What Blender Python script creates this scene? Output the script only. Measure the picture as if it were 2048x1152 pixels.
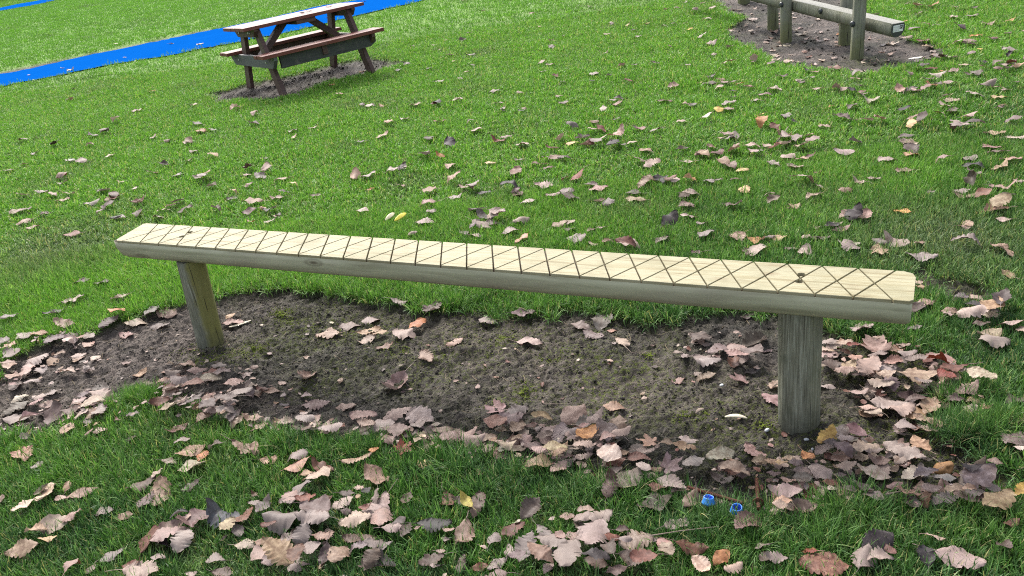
import bpy, math
import numpy as np
from mathutils import Matrix, Vector
R = np.random.default_rng(7)
D = math.radians
for o in list(bpy.data.objects):
    bpy.data.objects.remove(o)
scene = bpy.context.scene
COL = scene.collection

# ------------------------------------------------------------------ camera
FPX, PITCH, ROLL, CAMH = 1692.8, 0.4174, -0.1283, 1.912
fw = np.array([0, math.cos(PITCH), -math.sin(PITCH)])
rt = np.array([1.0, 0, 0])
up = np.cross(rt, fw)
rt2 = math.cos(ROLL)*rt + math.sin(ROLL)*up
up2 = -math.sin(ROLL)*rt + math.cos(ROLL)*up
cam_d = bpy.data.cameras.new('camera')
cam_d.sensor_width = 36
cam_d.lens = FPX/2048*36
cam_d.clip_start = 0.05
cam_d.clip_end = 400
cam = bpy.data.objects.new('camera', cam_d)
COL.objects.link(cam)
m = Matrix.Identity(4)
for i, a in enumerate((rt2, up2, -fw)):
    for j in range(3):
        m[j][i] = a[j]
m[2][3] = CAMH
cam.matrix_world = m
scene.camera = cam

# ------------------------------------------------------------------ sky and sun (bright overcast, light from beyond the table)
SUN_EL, SUN_AZ = D(48), D(-18)          # azimuth measured from +Y towards +X
w = bpy.data.worlds.new('World')
scene.world = w
w.use_nodes = True
nt = w.node_tree
bg = nt.nodes['Background']
sky = nt.nodes.new('ShaderNodeTexSky')
sky.sky_type = 'NISHITA'
sky.sun_disc = False
sky.sun_elevation = SUN_EL
sky.sun_rotation = SUN_AZ
sky.air_density = 1.0
sky.dust_density = 4.0
sky.ozone_density = 1.0
hs = nt.nodes.new('ShaderNodeHueSaturation')          # thin cloud greys the sky
hs.inputs['Saturation'].default_value = 0.45
nt.links.new(sky.outputs[0], hs.inputs['Color'])
nt.links.new(hs.outputs[0], bg.inputs[0])
bg.inputs[1].default_value = 0.15
sun_d = bpy.data.lights.new('sun', 'SUN')
sun_d.energy = 1.7
sun_d.angle = D(15)
sun_d.color = (1.0, 0.965, 0.91)
sun = bpy.data.objects.new('sun', sun_d)
COL.objects.link(sun)
sdir = Vector((math.sin(SUN_AZ)*math.cos(SUN_EL), math.cos(SUN_AZ)*math.cos(SUN_EL), math.sin(SUN_EL)))
sun.rotation_euler = sdir.to_track_quat('Z', 'Y').to_euler()
sun.location = (0, 0, 20)
scene.view_settings.view_transform = 'Standard'
scene.view_settings.look = 'None'
scene.view_settings.exposure = 1.4
scene.view_settings.gamma = 1
scene.render.engine = 'CYCLES'
scene.cycles.max_bounces = 6
scene.cycles.use_denoising = False
scene.cycles.filter_width = 1.1

# ------------------------------------------------------------------ ground shape
def smooth_ramp(t, k):
    return k*np.logaddexp(0, np.asarray(t, float)/k)
def zb(x, y):
    """base lie of the land: level round the beam, rising gently beyond"""
    r = smooth_ramp(y-3.0, 0.5)-smooth_ramp(y-15.0, 1.5)*0.55
    return r*(0.046+0.001*np.clip(x, -8, 8)) - 0.0012
def at(px, py, dz=0.0):
    """point on the land seen at pixel (px, py) of the 2048 px photograph"""
    d = fw+rt2*(px-1024)/FPX-up2*(py-576)/FPX
    lo, hi = 0.5, 200.0
    for _ in range(60):
        mid = (lo+hi)/2
        p = d*mid
        if p[2]+CAMH > float(zb(p[0], p[1]))+dz: lo = mid
        else: hi = mid
    p = d*lo
    return np.array([p[0], p[1], p[2]+CAMH])
def to_px(P):
    P = np.atleast_2d(P)-np.array([0, 0, CAMH])
    z = P@fw
    z = np.where(np.abs(z) < 1e-6, 1e-6, z)
    return 1024+FPX*(P@rt2)/z, 576-FPX*(P@up2)/z, z

def vnoise(x, y, f, seed):
    """smooth value noise in 0..1"""
    g = np.random.default_rng(seed).random((256, 256))
    x = np.asarray(x)*f+1000; y = np.asarray(y)*f+1000
    xi = np.floor(x).astype(int); yi = np.floor(y).astype(int)
    u = x-xi; v = y-yi
    u = u*u*(3-2*u); v = v*v*(3-2*v)
    a = g[xi % 256, yi % 256]; b = g[(xi+1) % 256, yi % 256]
    c = g[xi % 256, (yi+1) % 256]; d = g[(xi+1) % 256, (yi+1) % 256]
    return (a*(1-u)+b*u)*(1-v)+(c*(1-u)+d*u)*v
def fbm(x, y, f, seed, o=4):
    s = 0; a = 1; t = 0
    for i in range(o):
        s = s+a*vnoise(x, y, f*2**i, seed+i); t += a; a *= 0.5
    return s/t

def poly_sd(x, y, poly):
    """signed distance to polygon, positive inside"""
    x = np.asarray(x, float); y = np.asarray(y, float)
    d = np.full(x.shape, 1e9); ins = np.zeros(x.shape, bool)
    n = len(poly)
    for i in range(n):
        x0, y0 = poly[i]; x1, y1 = poly[(i+1) % n]
        ex, ey = x1-x0, y1-y0
        t = np.clip(((x-x0)*ex+(y-y0)*ey)/(ex*ex+ey*ey+1e-12), 0, 1)
        d = np.minimum(d, np.hypot(x-x0-t*ex, y-y0-t*ey))
        c = ((y0 > y) != (y1 > y)) & (x < (x1-x0)*(y-y0)/((y1-y0) if y1 != y0 else 1e-9)+x0)
        ins ^= c
    return np.where(ins, d, -d)
def world_poly(pts):
    return [tuple(at(*p)[:2]) for p in pts]
SOIL_BEAM = world_poly([(-60, 775), (10, 752), (45, 700), (110, 672), (190, 668), (250, 640), (330, 618), (400, 600), (470, 582), (560, 574), (690, 590), (830, 608),
    (960, 628), (1100, 622), (1200, 622), (1290, 650), (1340, 640), (1440, 628), (1540, 640), (1640, 652), (1760, 690), (1870, 716), (1930, 770), (1905, 850),
    (1960, 905), (2005, 960), (1980, 1000), (1860, 1022), (1760, 1005), (1660, 1010), (1560, 1045), (1430, 1015), (1330, 985), (1230, 962), (1100, 940), (950, 918),
    (830, 885), (700, 872), (590, 868), (480, 835), (390, 800), (320, 775), (255, 780), (205, 820), (140, 848), (70, 862), (-60, 880)])
SOIL_TABLE = world_poly([(404, 191), (470, 174), (540, 158), (610, 142), (670, 126), (740, 116), (826, 121), (790, 134), (740, 146), (660, 164), (590, 192), (520, 204), (440, 203)])
SOIL_FRAME = world_poly([(1395, -30), (1440, 10), (1482, 38), (1452, 60), (1462, 84), (1520, 100), (1560, 128), (1640, 137), (1740, 145), (1830, 132), (1905, 112),
    (1880, 92), (1820, 78), (1780, 52), (1740, 28), (1700, -30)])
DIRT_RIGHT = world_poly([(1840, 545), (1880, 560), (1935, 575), (1990, 590), (1960, 612), (1890, 600), (1840, 580)])
DIRT_LEFT = world_poly([(-40, 500), (0, 520), (20, 528), (10, 548), (-40, 560)])
EDGE_PATH = world_poly([(-100, 192), (0, 153), (150, 122), (300, 91), (440, 61), (440, 53), (300, 82), (150, 113), (0, 143), (-100, 180)])
SOILS = [EDGE_PATH, SOIL_BEAM, SOIL_TABLE, SOIL_FRAME, DIRT_RIGHT, DIRT_LEFT]
def soil(x, y):
    """1 on worn bare soil, 0 on grass"""
    s = np.full(np.shape(x), -1e9)
    for p in SOILS:
        s = np.maximum(s, poly_sd(x, y, p))
    e = 0.08*(fbm(x, y, 4.0, 31, 3)-0.5)*2+0.07*(fbm(x, y, 16, 41, 2)-0.5)*2
    return np.clip((s+e)/0.06+0.5, 0, 1), s
TRACK = world_poly([(-150, 202), (-60, 188), (0, 173.5), (60, 163), (150, 146.5), (250, 127), (340, 112), (440, 93), (560, 70), (660, 46), (760, 22), (830, 8), (862, -4), (940, -22),
    (860, -26), (735, -1), (640, 14), (540, 38), (440, 58), (300, 88), (150, 119), (60, 139), (0, 150), (-150, 181)])
TRACK2 = world_poly([(-60, 34), (0, 23), (60, 13), (125, -1), (200, -14), (160, -20), (90, 0), (40, 9), (0, 17), (-60, 27)])
def hgt(x, y, s=None, detail=True):
    if s is None: s, sd = soil(x, y)
    z = zb(x, y)+0.03*(fbm(x, y, 0.8, 5, 2)-0.5)
    if detail:
        l = fbm(x, y, 14, 11, 3); l2 = fbm(x, y, 45, 15, 2)
        lump = 0.032*(l-0.5)+0.030*(l2-0.5)+0.05*(fbm(x, y, 3.5, 19, 2)-0.5)-0.030*np.clip(0.06-np.abs(fbm(x, y, 22, 77, 2)-0.5), 0, 1)/0.06*0.35
        z = z+s*(lump-0.022)
    return z

# ------------------------------------------------------------------ tagging and mesh helpers
def tag(o, label=None, cat=None, group=None, kind=None):
    if label: o['label'] = label
    if cat: o['category'] = cat
    if group: o['group'] = group
    if kind: o['kind'] = kind
    return o
def empty(name, loc, rz=0):
    o = bpy.data.objects.new(name, None); COL.objects.link(o)
    o.location = loc; o.rotation_euler = (0, 0, rz); o.empty_display_size = 0.1
    return o
def link(name, me, mat=None, parent=None):
    o = bpy.data.objects.new(name, me); COL.objects.link(o)
    if mat is not None:
        for mm in (mat if isinstance(mat, (list, tuple)) else [mat]):
            me.materials.append(mm)
    if parent is not None: o.parent = parent
    return o
def np_mesh(name, V, F, smooth=True):
    """V (n,3), F (m,k) equal-sized faces"""
    me = bpy.data.meshes.new(name)
    V = np.asarray(V, np.float32); F = np.asarray(F, np.int32)
    k = F.shape[1]
    me.vertices.add(len(V)); me.vertices.foreach_set('co', V.ravel())
    me.loops.add(F.size); me.loops.foreach_set('vertex_index', F.ravel())
    me.polygons.add(len(F))
    me.polygons.foreach_set('loop_start', np.arange(0, F.size, k, dtype=np.int32))
    me.update(calc_edges=True)
    me.polygons.foreach_set('use_smooth', np.full(len(F), smooth))
    return me
def fattr(me, name, vals):
    a = me.attributes.new(name, 'FLOAT', 'POINT'); a.data.foreach_set('value', np.asarray(vals, np.float32).ravel())
def cattr(me, name, vals):
    a = me.attributes.new(name, 'FLOAT_COLOR', 'POINT')
    v = np.ones((len(vals), 4), np.float32); v[:, :3] = vals
    a.data.foreach_set('color', v.ravel())
class MB:
    """collects polygons, builds one mesh object"""
    def __init__(s): s.v = []; s.f = []; s.m = []; s.sm = []
    def poly(s, pts, faces, mi=0, smooth=False):
        b = len(s.v); s.v += [tuple(p) for p in pts]
        for f in faces: s.f.append([b+i for i in f]); s.m.append(mi); s.sm.append(smooth)
    def build(s, name, mat, parent=None, bevel=0):
        me = bpy.data.meshes.new(name); me.from_pydata(s.v, [], s.f); me.update()
        for p, mi, sm in zip(me.polygons, s.m, s.sm): p.material_index = mi; p.use_smooth = sm
        o = link(name, me, mat, parent)
        if bevel:
            b = o.modifiers.new('bevel', 'BEVEL'); b.width = bevel; b.segments = 2; b.limit_method = 'ANGLE'; b.angle_limit = D(40)
        return o
    def extrude(s, pts, off, mi=0):
        """closed polygon pts (3d) extruded by vector off"""
        n = len(pts); P = [Vector(p) for p in pts]; Q = [p+Vector(off) for p in P]
        nrm = Vector((0, 0, 0))
        for i in range(n): nrm += P[i].cross(P[(i+1) % n])
        fl = nrm.dot(Vector(off)) > 0
        f = [list(range(n))[::-1] if fl else list(range(n)), [n+i for i in (range(n) if fl else reversed(range(n)))]]
        for i in range(n):
            j = (i+1) % n
            f.append([i, j, n+j, n+i] if fl else [j, i, n+i, n+j])
        s.poly(P+Q, f, mi)
    def box(s, x0, x1, y0, y1, z0, z1, mi=0):
        s.extrude([(x0, y0, z0), (x1, y0, z0), (x1, y1, z0), (x0, y1, z0)], (0, 0, z1-z0), mi)
    def tube(s, path, rad, n=10, mi=0, cap=True, smooth=True):
        path = [Vector(p) for p in path]; k = len(path)
        if not isinstance(rad, (list, tuple, np.ndarray)): rad = [rad]*k
        V = []; ref = None
        for i in range(k):
            t = (path[min(i+1, k-1)]-path[max(i-1, 0)]).normalized()
            if ref is None: ref = t.orthogonal().normalized()
            a = (ref-t*ref.dot(t)).normalized(); ref = a; b = t.cross(a)
            for j in range(n):
                q = 2*math.pi*j/n
                V.append(path[i]+(a*math.cos(q)+b*math.sin(q))*rad[i])
        F = [[i*n+j, i*n+(j+1) % n, (i+1)*n+(j+1) % n, (i+1)*n+j] for i in range(k-1) for j in range(n)]
        s.poly(V, F, mi, smooth)
        if cap:
            b = len(s.v)-len(V)
            s.f.append([b+j for j in range(n)][::-1]); s.m.append(mi); s.sm.append(False)
            s.f.append([b+(k-1)*n+j for j in range(n)]); s.m.append(mi); s.sm.append(False)
    def lathe(s, prof, n=32, mi=0, centre=(0, 0, 0)):
        V = [(centre[0]+r*math.cos(2*math.pi*j/n), centre[1]+r*math.sin(2*math.pi*j/n), centre[2]+z) for r, z in prof for j in range(n)]
        F = [[i*n+j, i*n+(j+1) % n, (i+1)*n+(j+1) % n, (i+1)*n+j] for i in range(len(prof)-1) for j in range(n)]
        s.poly(V, F, mi, True)

# ------------------------------------------------------------------ materials
class NT:
    def __init__(s, name):
        s.mat = bpy.data.materials.new(name); s.mat.use_nodes = True
        s.t = s.mat.node_tree; s.p = s.t.nodes['Principled BSDF']; s.out = s.t.nodes['Material Output']
    def n(s, typ, **kw):
        nd = s.t.nodes.new('ShaderNode'+typ)
        for k, v in kw.items(): setattr(nd, k, v)
        return nd
    def set(s, sock, v):
        if isinstance(v, bpy.types.NodeSocket): s.t.links.new(v, sock)
        elif isinstance(v, (tuple, list)) and sock.type == 'RGBA' and len(v) == 3: sock.default_value = (*v, 1)
        else: sock.default_value = v
    def math(s, op, a, b=0.0, clamp=False):
        n = s.n('Math', operation=op, use_clamp=clamp); s.set(n.inputs[0], a); s.set(n.inputs[1], b); return n.outputs[0]
    def mix(s, f, a, b, mode='MIX'):
        n = s.n('Mix', data_type='RGBA', blend_type=mode); s.set(n.inputs[0], f); s.set(n.inputs[6], a); s.set(n.inputs[7], b); return n.outputs[2]
    def noise(s, vec, scale, detail=4, rough=0.55, dist=0.0):
        n = s.n('TexNoise'); s.set(n.inputs['Vector'], vec); n.inputs['Scale'].default_value = scale
        n.inputs['Detail'].default_value = detail; n.inputs['Roughness'].default_value = rough; n.inputs['Distortion'].default_value = dist
        return n.outputs['Fac']
    def ramp(s, f, stops, interp='LINEAR'):
        n = s.n('ValToRGB'); s.set(n.inputs[0], f); r = n.color_ramp; r.interpolation = interp
        while len(r.elements) < len(stops): r.elements.new(0.5)
        for e, (p, c) in zip(r.elements, stops):
            e.position = p; e.color = (*c, 1) if isinstance(c, (tuple, list)) else (c, c, c, 1)
        return n.outputs[0]
    def pos(s): return s.n('NewGeometry').outputs['Position']
    def obj(s): return s.n('TexCoord').outputs['Object']
    def scale(s, vec, sc, loc=(0, 0, 0)):
        n = s.n('Mapping'); s.set(n.inputs[0], vec); n.inputs['Scale'].default_value = sc; n.inputs['Location'].default_value = loc; return n.outputs[0]
    def attr(s, name, out='Fac'):
        n = s.n('Attribute'); n.attribute_name = name; return n.outputs[out]
    def bump(s, h, strength, dist=0.01, prev=None):
        n = s.n('Bump'); s.set(n.inputs['Height'], h); n.inputs['Strength'].default_value = strength; n.inputs['Distance'].default_value = dist
        if prev is not None: s.set(n.inputs['Normal'], prev)
        return n.outputs[0]
    def fin(s, color, rough, normal=None, spec=0.5, metal=0.0):
        s.set(s.p.inputs['Base Color'], color); s.set(s.p.inputs['Roughness'], rough)
        s.p.inputs['Specular IOR Level'].default_value = spec; s.p.inputs['Metallic'].default_value = metal
        if normal is not None: s.set(s.p.inputs['Normal'], normal)
        return s.mat

def mat_ground():
    g = NT('ground_soil_and_turf'); p = g.pos()
    s = g.attr('soil')
    n1 = g.noise(p, 3.0, 5); n2 = g.noise(p, 26, 6, 0.65); n3 = g.noise(p, 120, 4, 0.7); n4 = g.noise(p, 420, 2, 0.7)
    dark = g.ramp(n2, [(0.36, (0.007, 0.006, 0.005)), (0.50, (0.026, 0.022, 0.018)), (0.63, (0.080, 0.069, 0.057))])
    dark = g.mix(g.ramp(n3, [(0.50, 0.0), (0.64, 0.6)]), dark, (0.125, 0.112, 0.10))
    dark = g.mix(g.ramp(n4, [(0.58, 0.0), (0.66, 0.7)]), dark, (0.24, 0.215, 0.165))
    dry = g.mix(g.ramp(n2, [(0.35, 0.0), (0.65, 1.0)]), (0.060, 0.048, 0.042), (0.185, 0.150, 0.128))
    dark = g.mix(g.ramp(g.noise(p, 5.0, 5, 0.75), [(0.45, 0.0), (0.60, 0.45)]), dark, (0.040, 0.046, 0.014))
    col = g.mix(g.attr('dry'), dark, dry)
    blot = g.noise(p, 7.0, 5, 0.7)
    col = g.mix(g.ramp(g.noise(p, 16.0, 3, 0.6), [(0.56, 0.0), (0.66, 0.55)]), col, (0.135, 0.118, 0.10))
    col = g.mix(g.ramp(blot, [(0.42, 0.75), (0.56, 0.0)]), col, g.mix(1.0, col, (0.45, 0.45, 0.45), 'MULTIPLY'))
    moss = g.mix(g.noise(p, 200, 2), (0.040, 0.052, 0.009), (0.125, 0.150, 0.022))
    mk = g.math('MULTIPLY', g.attr('moss'), g.ramp(g.noise(p, 60, 4, 0.7), [(0.48, 0.0), (0.60, 1.0)]))
    col = g.mix(mk, col, moss)
    thatch = g.mix(g.noise(p, 300, 2), (0.014, 0.024, 0.007), (0.045, 0.070, 0.016))
    far = g.mix(g.noise(p, 1.2, 4), (0.100, 0.240, 0.026), (0.165, 0.340, 0.048))
    far = g.mix(g.noise(p, 9, 5, 0.7), far, (0.16, 0.25, 0.04))
    turf = g.mix(g.attr('far'), thatch, far)
    c_ = turf
    col = g.mix(s, turf, col)
    vo = g.n('TexVoronoi', feature='DISTANCE_TO_EDGE'); g.set(vo.inputs['Vector'], g.scale(p, (1, 1, 1))); vo.inputs['Scale'].default_value = 38
    crk = g.ramp(vo.outputs['Distance'], [(0.0, 0.0), (0.12, 1.0)])
    b = g.bump(n3, 1.0, 0.016); b = g.bump(n4, 0.7, 0.005, b); b = g.bump(crk, 0.5, 0.006, b)
    return g.fin(col, 0.85, b, 0.3)
def mat_track():
    g = NT('blue_rubber_surface'); p = g.pos()
    c = g.mix(g.noise(p, 2.0, 4), (0.001, 0.060, 0.27), (0.002, 0.075, 0.32))
    c = g.mix(g.ramp(g.noise(p, 160, 3, 0.8), [(0.4, 0.0), (0.75, 0.3)]), c, (0.006, 0.10, 0.40))
    return g.fin(c, 1.0, g.bump(g.noise(p, 180, 3), 0.5, 0.004), 0.0)
def mat_fresh_pine():
    g = NT('fresh_planed_pine'); o = g.obj()
    gr = g.noise(g.scale(o, (1.2, 22, 22)), 2.2, 6, 0.6, 0.8)
    fine = g.noise(g.scale(o, (3, 160, 160)), 2.0, 3, 0.6)
    kv = g.n('TexVoronoi'); g.set(kv.inputs['Vector'], g.scale(o, (1.0, 2.2, 1.0), (0.9, 0.35, 0))); kv.inputs['Scale'].default_value = 4.0
    c = g.ramp(gr, [(0.30, (0.130, 0.095, 0.045)), (0.42, (0.235, 0.205, 0.112)), (0.55, (0.300, 0.280, 0.182)), (0.72, (0.185, 0.150, 0.075))])
    c = g.mix(g.ramp(fine, [(0.45, 0.0), (0.8, 0.35)]), c, (0.195, 0.155, 0.08))
    blot = g.noise(g.scale(o, (1.6, 6, 6), (3, 1, 0)), 2.0, 3)
    c = g.mix(g.ramp(blot, [(0.56, 0.0), (0.72, 0.45)]), c, (0.205, 0.18, 0.115))
    c = g.mix(g.ramp(g.noise(o, 5.0, 5, 0.7), [(0.48, 0.0), (0.64, 0.6)]), c, (0.185, 0.170, 0.095))
    c = g.mix(g.ramp(kv.outputs['Distance'], [(0.03, 0.7), (0.07, 0.2), (0.10, 0.35), (0.17, 0.0)]), c, (0.16, 0.10, 0.045))
    spk = g.noise(g.scale(o, (8, 14, 14)), 5, 2)
    c = g.mix(g.ramp(spk, [(0.73, 0.0), (0.78, 0.7)]), c, (0.20, 0.13, 0.06))
    return g.fin(c, 0.7, g.bump(gr, 0.25, 0.004, g.bump(fine, 0.2, 0.001)), 0.35)
def mat_treated_log():
    g = NT('treated_log_side'); o = g.obj()
    gr = g.noise(g.scale(o, (0.9, 9, 9)), 2.5, 6, 0.6, 0.7)
    c = g.ramp(gr, [(0.28, (0.230, 0.220, 0.140)), (0.5, (0.345, 0.340, 0.230)), (0.72, (0.440, 0.430, 0.305))])
    st = g.noise(g.scale(o, (1.3, 3, 3), (5, 0, 0)), 2.2, 4)
    c = g.mix(g.ramp(st, [(0.50, 0.0), (0.72, 0.6)]), c, (0.25, 0.215, 0.165))
    kn = g.n('TexVoronoi'); g.set(kn.inputs['Vector'], g.scale(o, (1.0, 2.6, 2.6), (0.35, 0, 0))); kn.inputs['Scale'].default_value = 3.2
    c = g.mix(g.ramp(kn.outputs['Distance'], [(0.05, 0.85), (0.11, 0.25), (0.14, 0.5), (0.2, 0.0)]), c, (0.085, 0.065, 0.04))
    return g.fin(c, 0.75, g.bump(gr, 0.35, 0.006), 0.3)
def mat_post(name, yellow, seed):
    g = NT(name); o = g.obj()
    st = g.noise(g.scale(o, (1, 1, 0.035), (seed, 0, 0)), 130, 5, 0.75)
    big = g.noise(g.scale(o, (1, 1, 0.5), (seed, 2, 0)), 9, 5, 0.7)
    c = g.ramp(st, [(0.33, (0.062, 0.060, 0.042)), (0.45, (0.135, 0.132, 0.094)), (0.56, (0.205, 0.206, 0.155)), (0.70, (0.340, 0.345, 0.280))])
    c = g.mix(g.ramp(big, [(0.48, 0.0), (0.62, 0.6)]), c, (0.062, 0.070, 0.044))
    c = g.mix(g.ramp(g.noise(g.scale(o, (1, 1, 0.35), (seed+4, 0, 0)), 5, 3), [(0.5, 0.0), (0.62, 0.5)]), c, (0.20, 0.205, 0.17), 'MIX')
    sx = g.n('SeparateXYZ'); g.set(sx.inputs[0], o)
    yl = g.ramp(g.math('ADD', g.math('MULTIPLY', sx.outputs[0], 11.0), g.math('MULTIPLY', g.noise(o, 12, 3), 0.6)), [(0.66, 0.0), (0.92, yellow)])
    c = g.mix(yl, c, (0.175, 0.165, 0.050))
    low = g.ramp(g.math('ADD', g.math('MULTIPLY', sx.outputs[2], 5.0), g.math('MULTIPLY', g.noise(o, 16, 4), 0.9)), [(0.4, 0.75), (1.0, 0.0)])
    c = g.mix(low, c, (0.050, 0.052, 0.040))
    if seed > 10: c = g.mix(g.ramp(g.math('ADD', g.math('MULTIPLY', sx.outputs[2], 1.6), g.noise(o, 9, 3)), [(0.5, 0.75), (1.15, 0.0)]), c, (0.125, 0.135, 0.055))
    crack = g.noise(g.scale(o, (1, 1, 0.035), (seed+9, 1, 0)), 90, 2, 0.5)
    c = g.mix(g.ramp(crack, [(0.30, 0.85), (0.37, 0.0)]), c, (0.018, 0.017, 0.013))
    b = g.bump(st, 0.6, 0.004); b = g.bump(crack, 0.4, 0.003, b)
    return g.fin(c, 0.85, b, 0.25)
def mat_stained(name, c0, c1, rough=0.5):
    g = NT(name); o = g.obj()
    gr = g.noise(g.scale(o, (2, 30, 30)), 2.0, 5, 0.6, 0.4)
    c = g.mix(g.ramp(gr, [(0.3, 0.0), (0.7, 1.0)]), c0, c1)
    c = g.mix(g.ramp(g.noise(o, 9, 5, 0.7), [(0.55, 0.0), (0.75, 0.4)]), c, (0.20, 0.16, 0.15))
    return g.fin(c, rough, g.bump(gr, 0.3, 0.003), 0.25)
def mat_plain(name, c, rough=0.5, metal=0.0, spec=0.5, var=0.25, sc=40):
    g = NT(name); o = g.obj()
    n = g.noise(o, sc, 4, 0.65)
    cc = g.mix(n, tuple(v*(1-var) for v in c), tuple(min(1, v*(1+var)) for v in c))
    return g.fin(cc, rough, g.bump(n, 0.15, 0.001), spec, metal)
def mat_rust():
    g = NT('rusty_steel'); o = g.obj(); n = g.noise(o, 150, 5, 0.7)
    c = g.ramp(n, [(0.3, (0.018, 0.009, 0.007)), (0.5, (0.062, 0.021, 0.012)), (0.7, (0.135, 0.048, 0.024))])
    return g.fin(c, 0.85, g.bump(n, 0.6, 0.002), 0.3, 0.1)
def mat_leaf():
    g = NT('dry_leaf'); t = g.attr('tint', 'Color'); p = g.pos()
    n1 = g.noise(p, 45, 4, 0.65); n2 = g.noise(p, 260, 3, 0.7)
    c = g.mix(g.ramp(n1, [(0.36, 0.0), (0.62, 0.95)]), t, g.mix(1.0, t, (0.46, 0.38, 0.34), 'MULTIPLY'))
    c = g.mix(g.ramp(n2, [(0.58, 0.0), (0.72, 0.45)]), c, g.mix(1.0, t, (0.32, 0.27, 0.26), 'MULTIPLY'))
    c = g.mix(g.ramp(n2, [(0.26, 0.3), (0.40, 0.0)]), c, (0.50, 0.41, 0.35))
    v = g.attr('vein')
    c = g.mix(g.math('MULTIPLY', g.math('POWER', v, 2.6), 0.5), c, g.mix(1.0, t, (0.40, 0.32, 0.30), 'MULTIPLY'))
    bf = g.n('NewGeometry').outputs['Backfacing']
    c = g.mix(g.math('MULTIPLY', bf, 0.35), c, (0.40, 0.32, 0.285))
    b = g.bump(v, -0.5, 0.002, g.bump(n2, 0.3, 0.001))
    g.fin(c, 0.62, b, 0.35)
    tr = g.n('BsdfTranslucent'); g.set(tr.inputs['Color'], c)
    ms = g.n('MixShader'); ms.inputs[0].default_value = 0.15
    g.t.links.new(g.p.outputs[0], ms.inputs[1]); g.t.links.new(tr.outputs[0], ms.inputs[2]); g.t.links.new(ms.outputs[0], g.out.inputs[0])
    return g.mat
def mat_grass():
    g = NT('grass_blades'); p = g.pos()
    r = g.attr('br'); h = g.attr('bh')
    ri = g.n('ObjectInfo').outputs['Random']
    sx = g.n('SeparateXYZ'); g.set(sx.inputs[0], p)
    young = g.ramp(g.math('ADD', g.math('MULTIPLY', g.math('SUBTRACT', sx.outputs[1], g.math('MULTIPLY', sx.outputs[0], 0.35)), 0.10), g.math('MULTIPLY', g.noise(p, 0.6, 3), 0.5)), [(0.54, 0.0), (0.86, 1.0)])
    rr = g.ramp(r, [(0.0, 0.0), (0.55, 0.25), (0.93, 1.0)])
    a = g.mix(rr, (0.016, 0.060, 0.013), (0.165, 0.295, 0.100))
    b_ = g.mix(rr, (0.092, 0.235, 0.026), (0.255, 0.450, 0.075))
    patch = g.ramp(g.noise(p, 2.2, 4, 0.6), [(0.38, 0.0), (0.62, 1.0)])
    c = g.mix(patch, a, g.mix(0.45, a, b_))
    c = g.mix(young, c, b_)
    worn = g.ramp(g.noise(p, 1.1, 4, 0.65), [(0.54, 0.0), (0.70, 0.55)])
    def spot(px, py, r0, r1):
        q = at(px, py); vd = g.n('VectorMath', operation='DISTANCE'); g.set(vd.inputs[0], p); vd.inputs[1].default_value = tuple(q)
        return g.ramp(g.math('ADD', g.math('MULTIPLY', vd.outputs['Value'], 1.0/r1), g.math('MULTIPLY', g.noise(p, 3.0, 3), 0.5)), [(0.35, 0.8), (0.95, 0.0)])
    worn = g.math('MAXIMUM', worn, spot(120, 500, 0.2, 1.3)); worn = g.math('MAXIMUM', worn, spot(1880, 480, 0.2, 1.0))
    c = g.mix(worn, c, g.mix(rr, (0.06, 0.10, 0.035), (0.30, 0.36, 0.19)))
    c = g.mix(g.math('MULTIPLY', ri, g.math('SUBTRACT', 0.75, g.math('MULTIPLY', young, 0.40))), c, g.mix(1.0, c, (0.42, 0.55, 0.60), 'MULTIPLY'))
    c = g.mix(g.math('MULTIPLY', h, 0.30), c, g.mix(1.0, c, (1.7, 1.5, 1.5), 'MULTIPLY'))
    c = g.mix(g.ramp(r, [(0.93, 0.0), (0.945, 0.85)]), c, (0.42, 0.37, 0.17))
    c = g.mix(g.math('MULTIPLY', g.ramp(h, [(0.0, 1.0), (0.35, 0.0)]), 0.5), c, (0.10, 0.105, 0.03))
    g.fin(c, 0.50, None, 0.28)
    tr = g.n('BsdfTranslucent'); g.set(tr.inputs['Color'], g.mix(1.0, c, (1.05, 1.15, 0.75), 'MULTIPLY'))
    ms = g.n('MixShader'); ms.inputs[0].default_value = 0.30
    g.t.links.new(g.p.outputs[0], ms.inputs[1]); g.t.links.new(tr.outputs[0], ms.inputs[2]); g.t.links.new(ms.outputs[0], g.out.inputs[0])
    return g.mat
def mat_straw():
    g = NT('dry_straw'); c = g.mix(g.noise(g.pos(), 30, 2), (0.16, 0.12, 0.075), (0.42, 0.34, 0.22)); return g.fin(c, 0.8, None, 0.2)
def mat_clod():
    g = NT('soil_crumb'); p = g.pos(); n = g.noise(p, 40, 5, 0.7)
    c = g.mix(n, g.attr('tint', 'Color'), g.mix(1.0, g.attr('tint', 'Color'), (0.45, 0.45, 0.45), 'MULTIPLY'))
    return g.fin(c, 0.9, g.bump(g.noise(p, 300, 3), 0.5, 0.002), 0.25)
M_ground = mat_ground(); M_track = mat_track(); M_pine = mat_fresh_pine(); M_log = mat_treated_log()
M_postL = mat_post('weathered_post_with_yellow_algae', 0.9, 0.0); M_postR = mat_post('weathered_grey_green_post', 0.12, 5.0)
M_rust = mat_rust(); M_leaf = mat_leaf(); M_grass = mat_grass(); M_straw = mat_straw(); M_clod = mat_clod()
M_tabtop = mat_stained('worn_red_brown_stain', (0.095, 0.026, 0.020), (0.160, 0.054, 0.040), 0.5)
M_tabframe = mat_stained('dark_brown_stain', (0.045, 0.028, 0.025), (0.095, 0.055, 0.046), 0.55)
M_tabgrey = mat_stained('grey_stained_board', (0.060, 0.066, 0.068), (0.105, 0.110, 0.110), 0.6)
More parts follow.
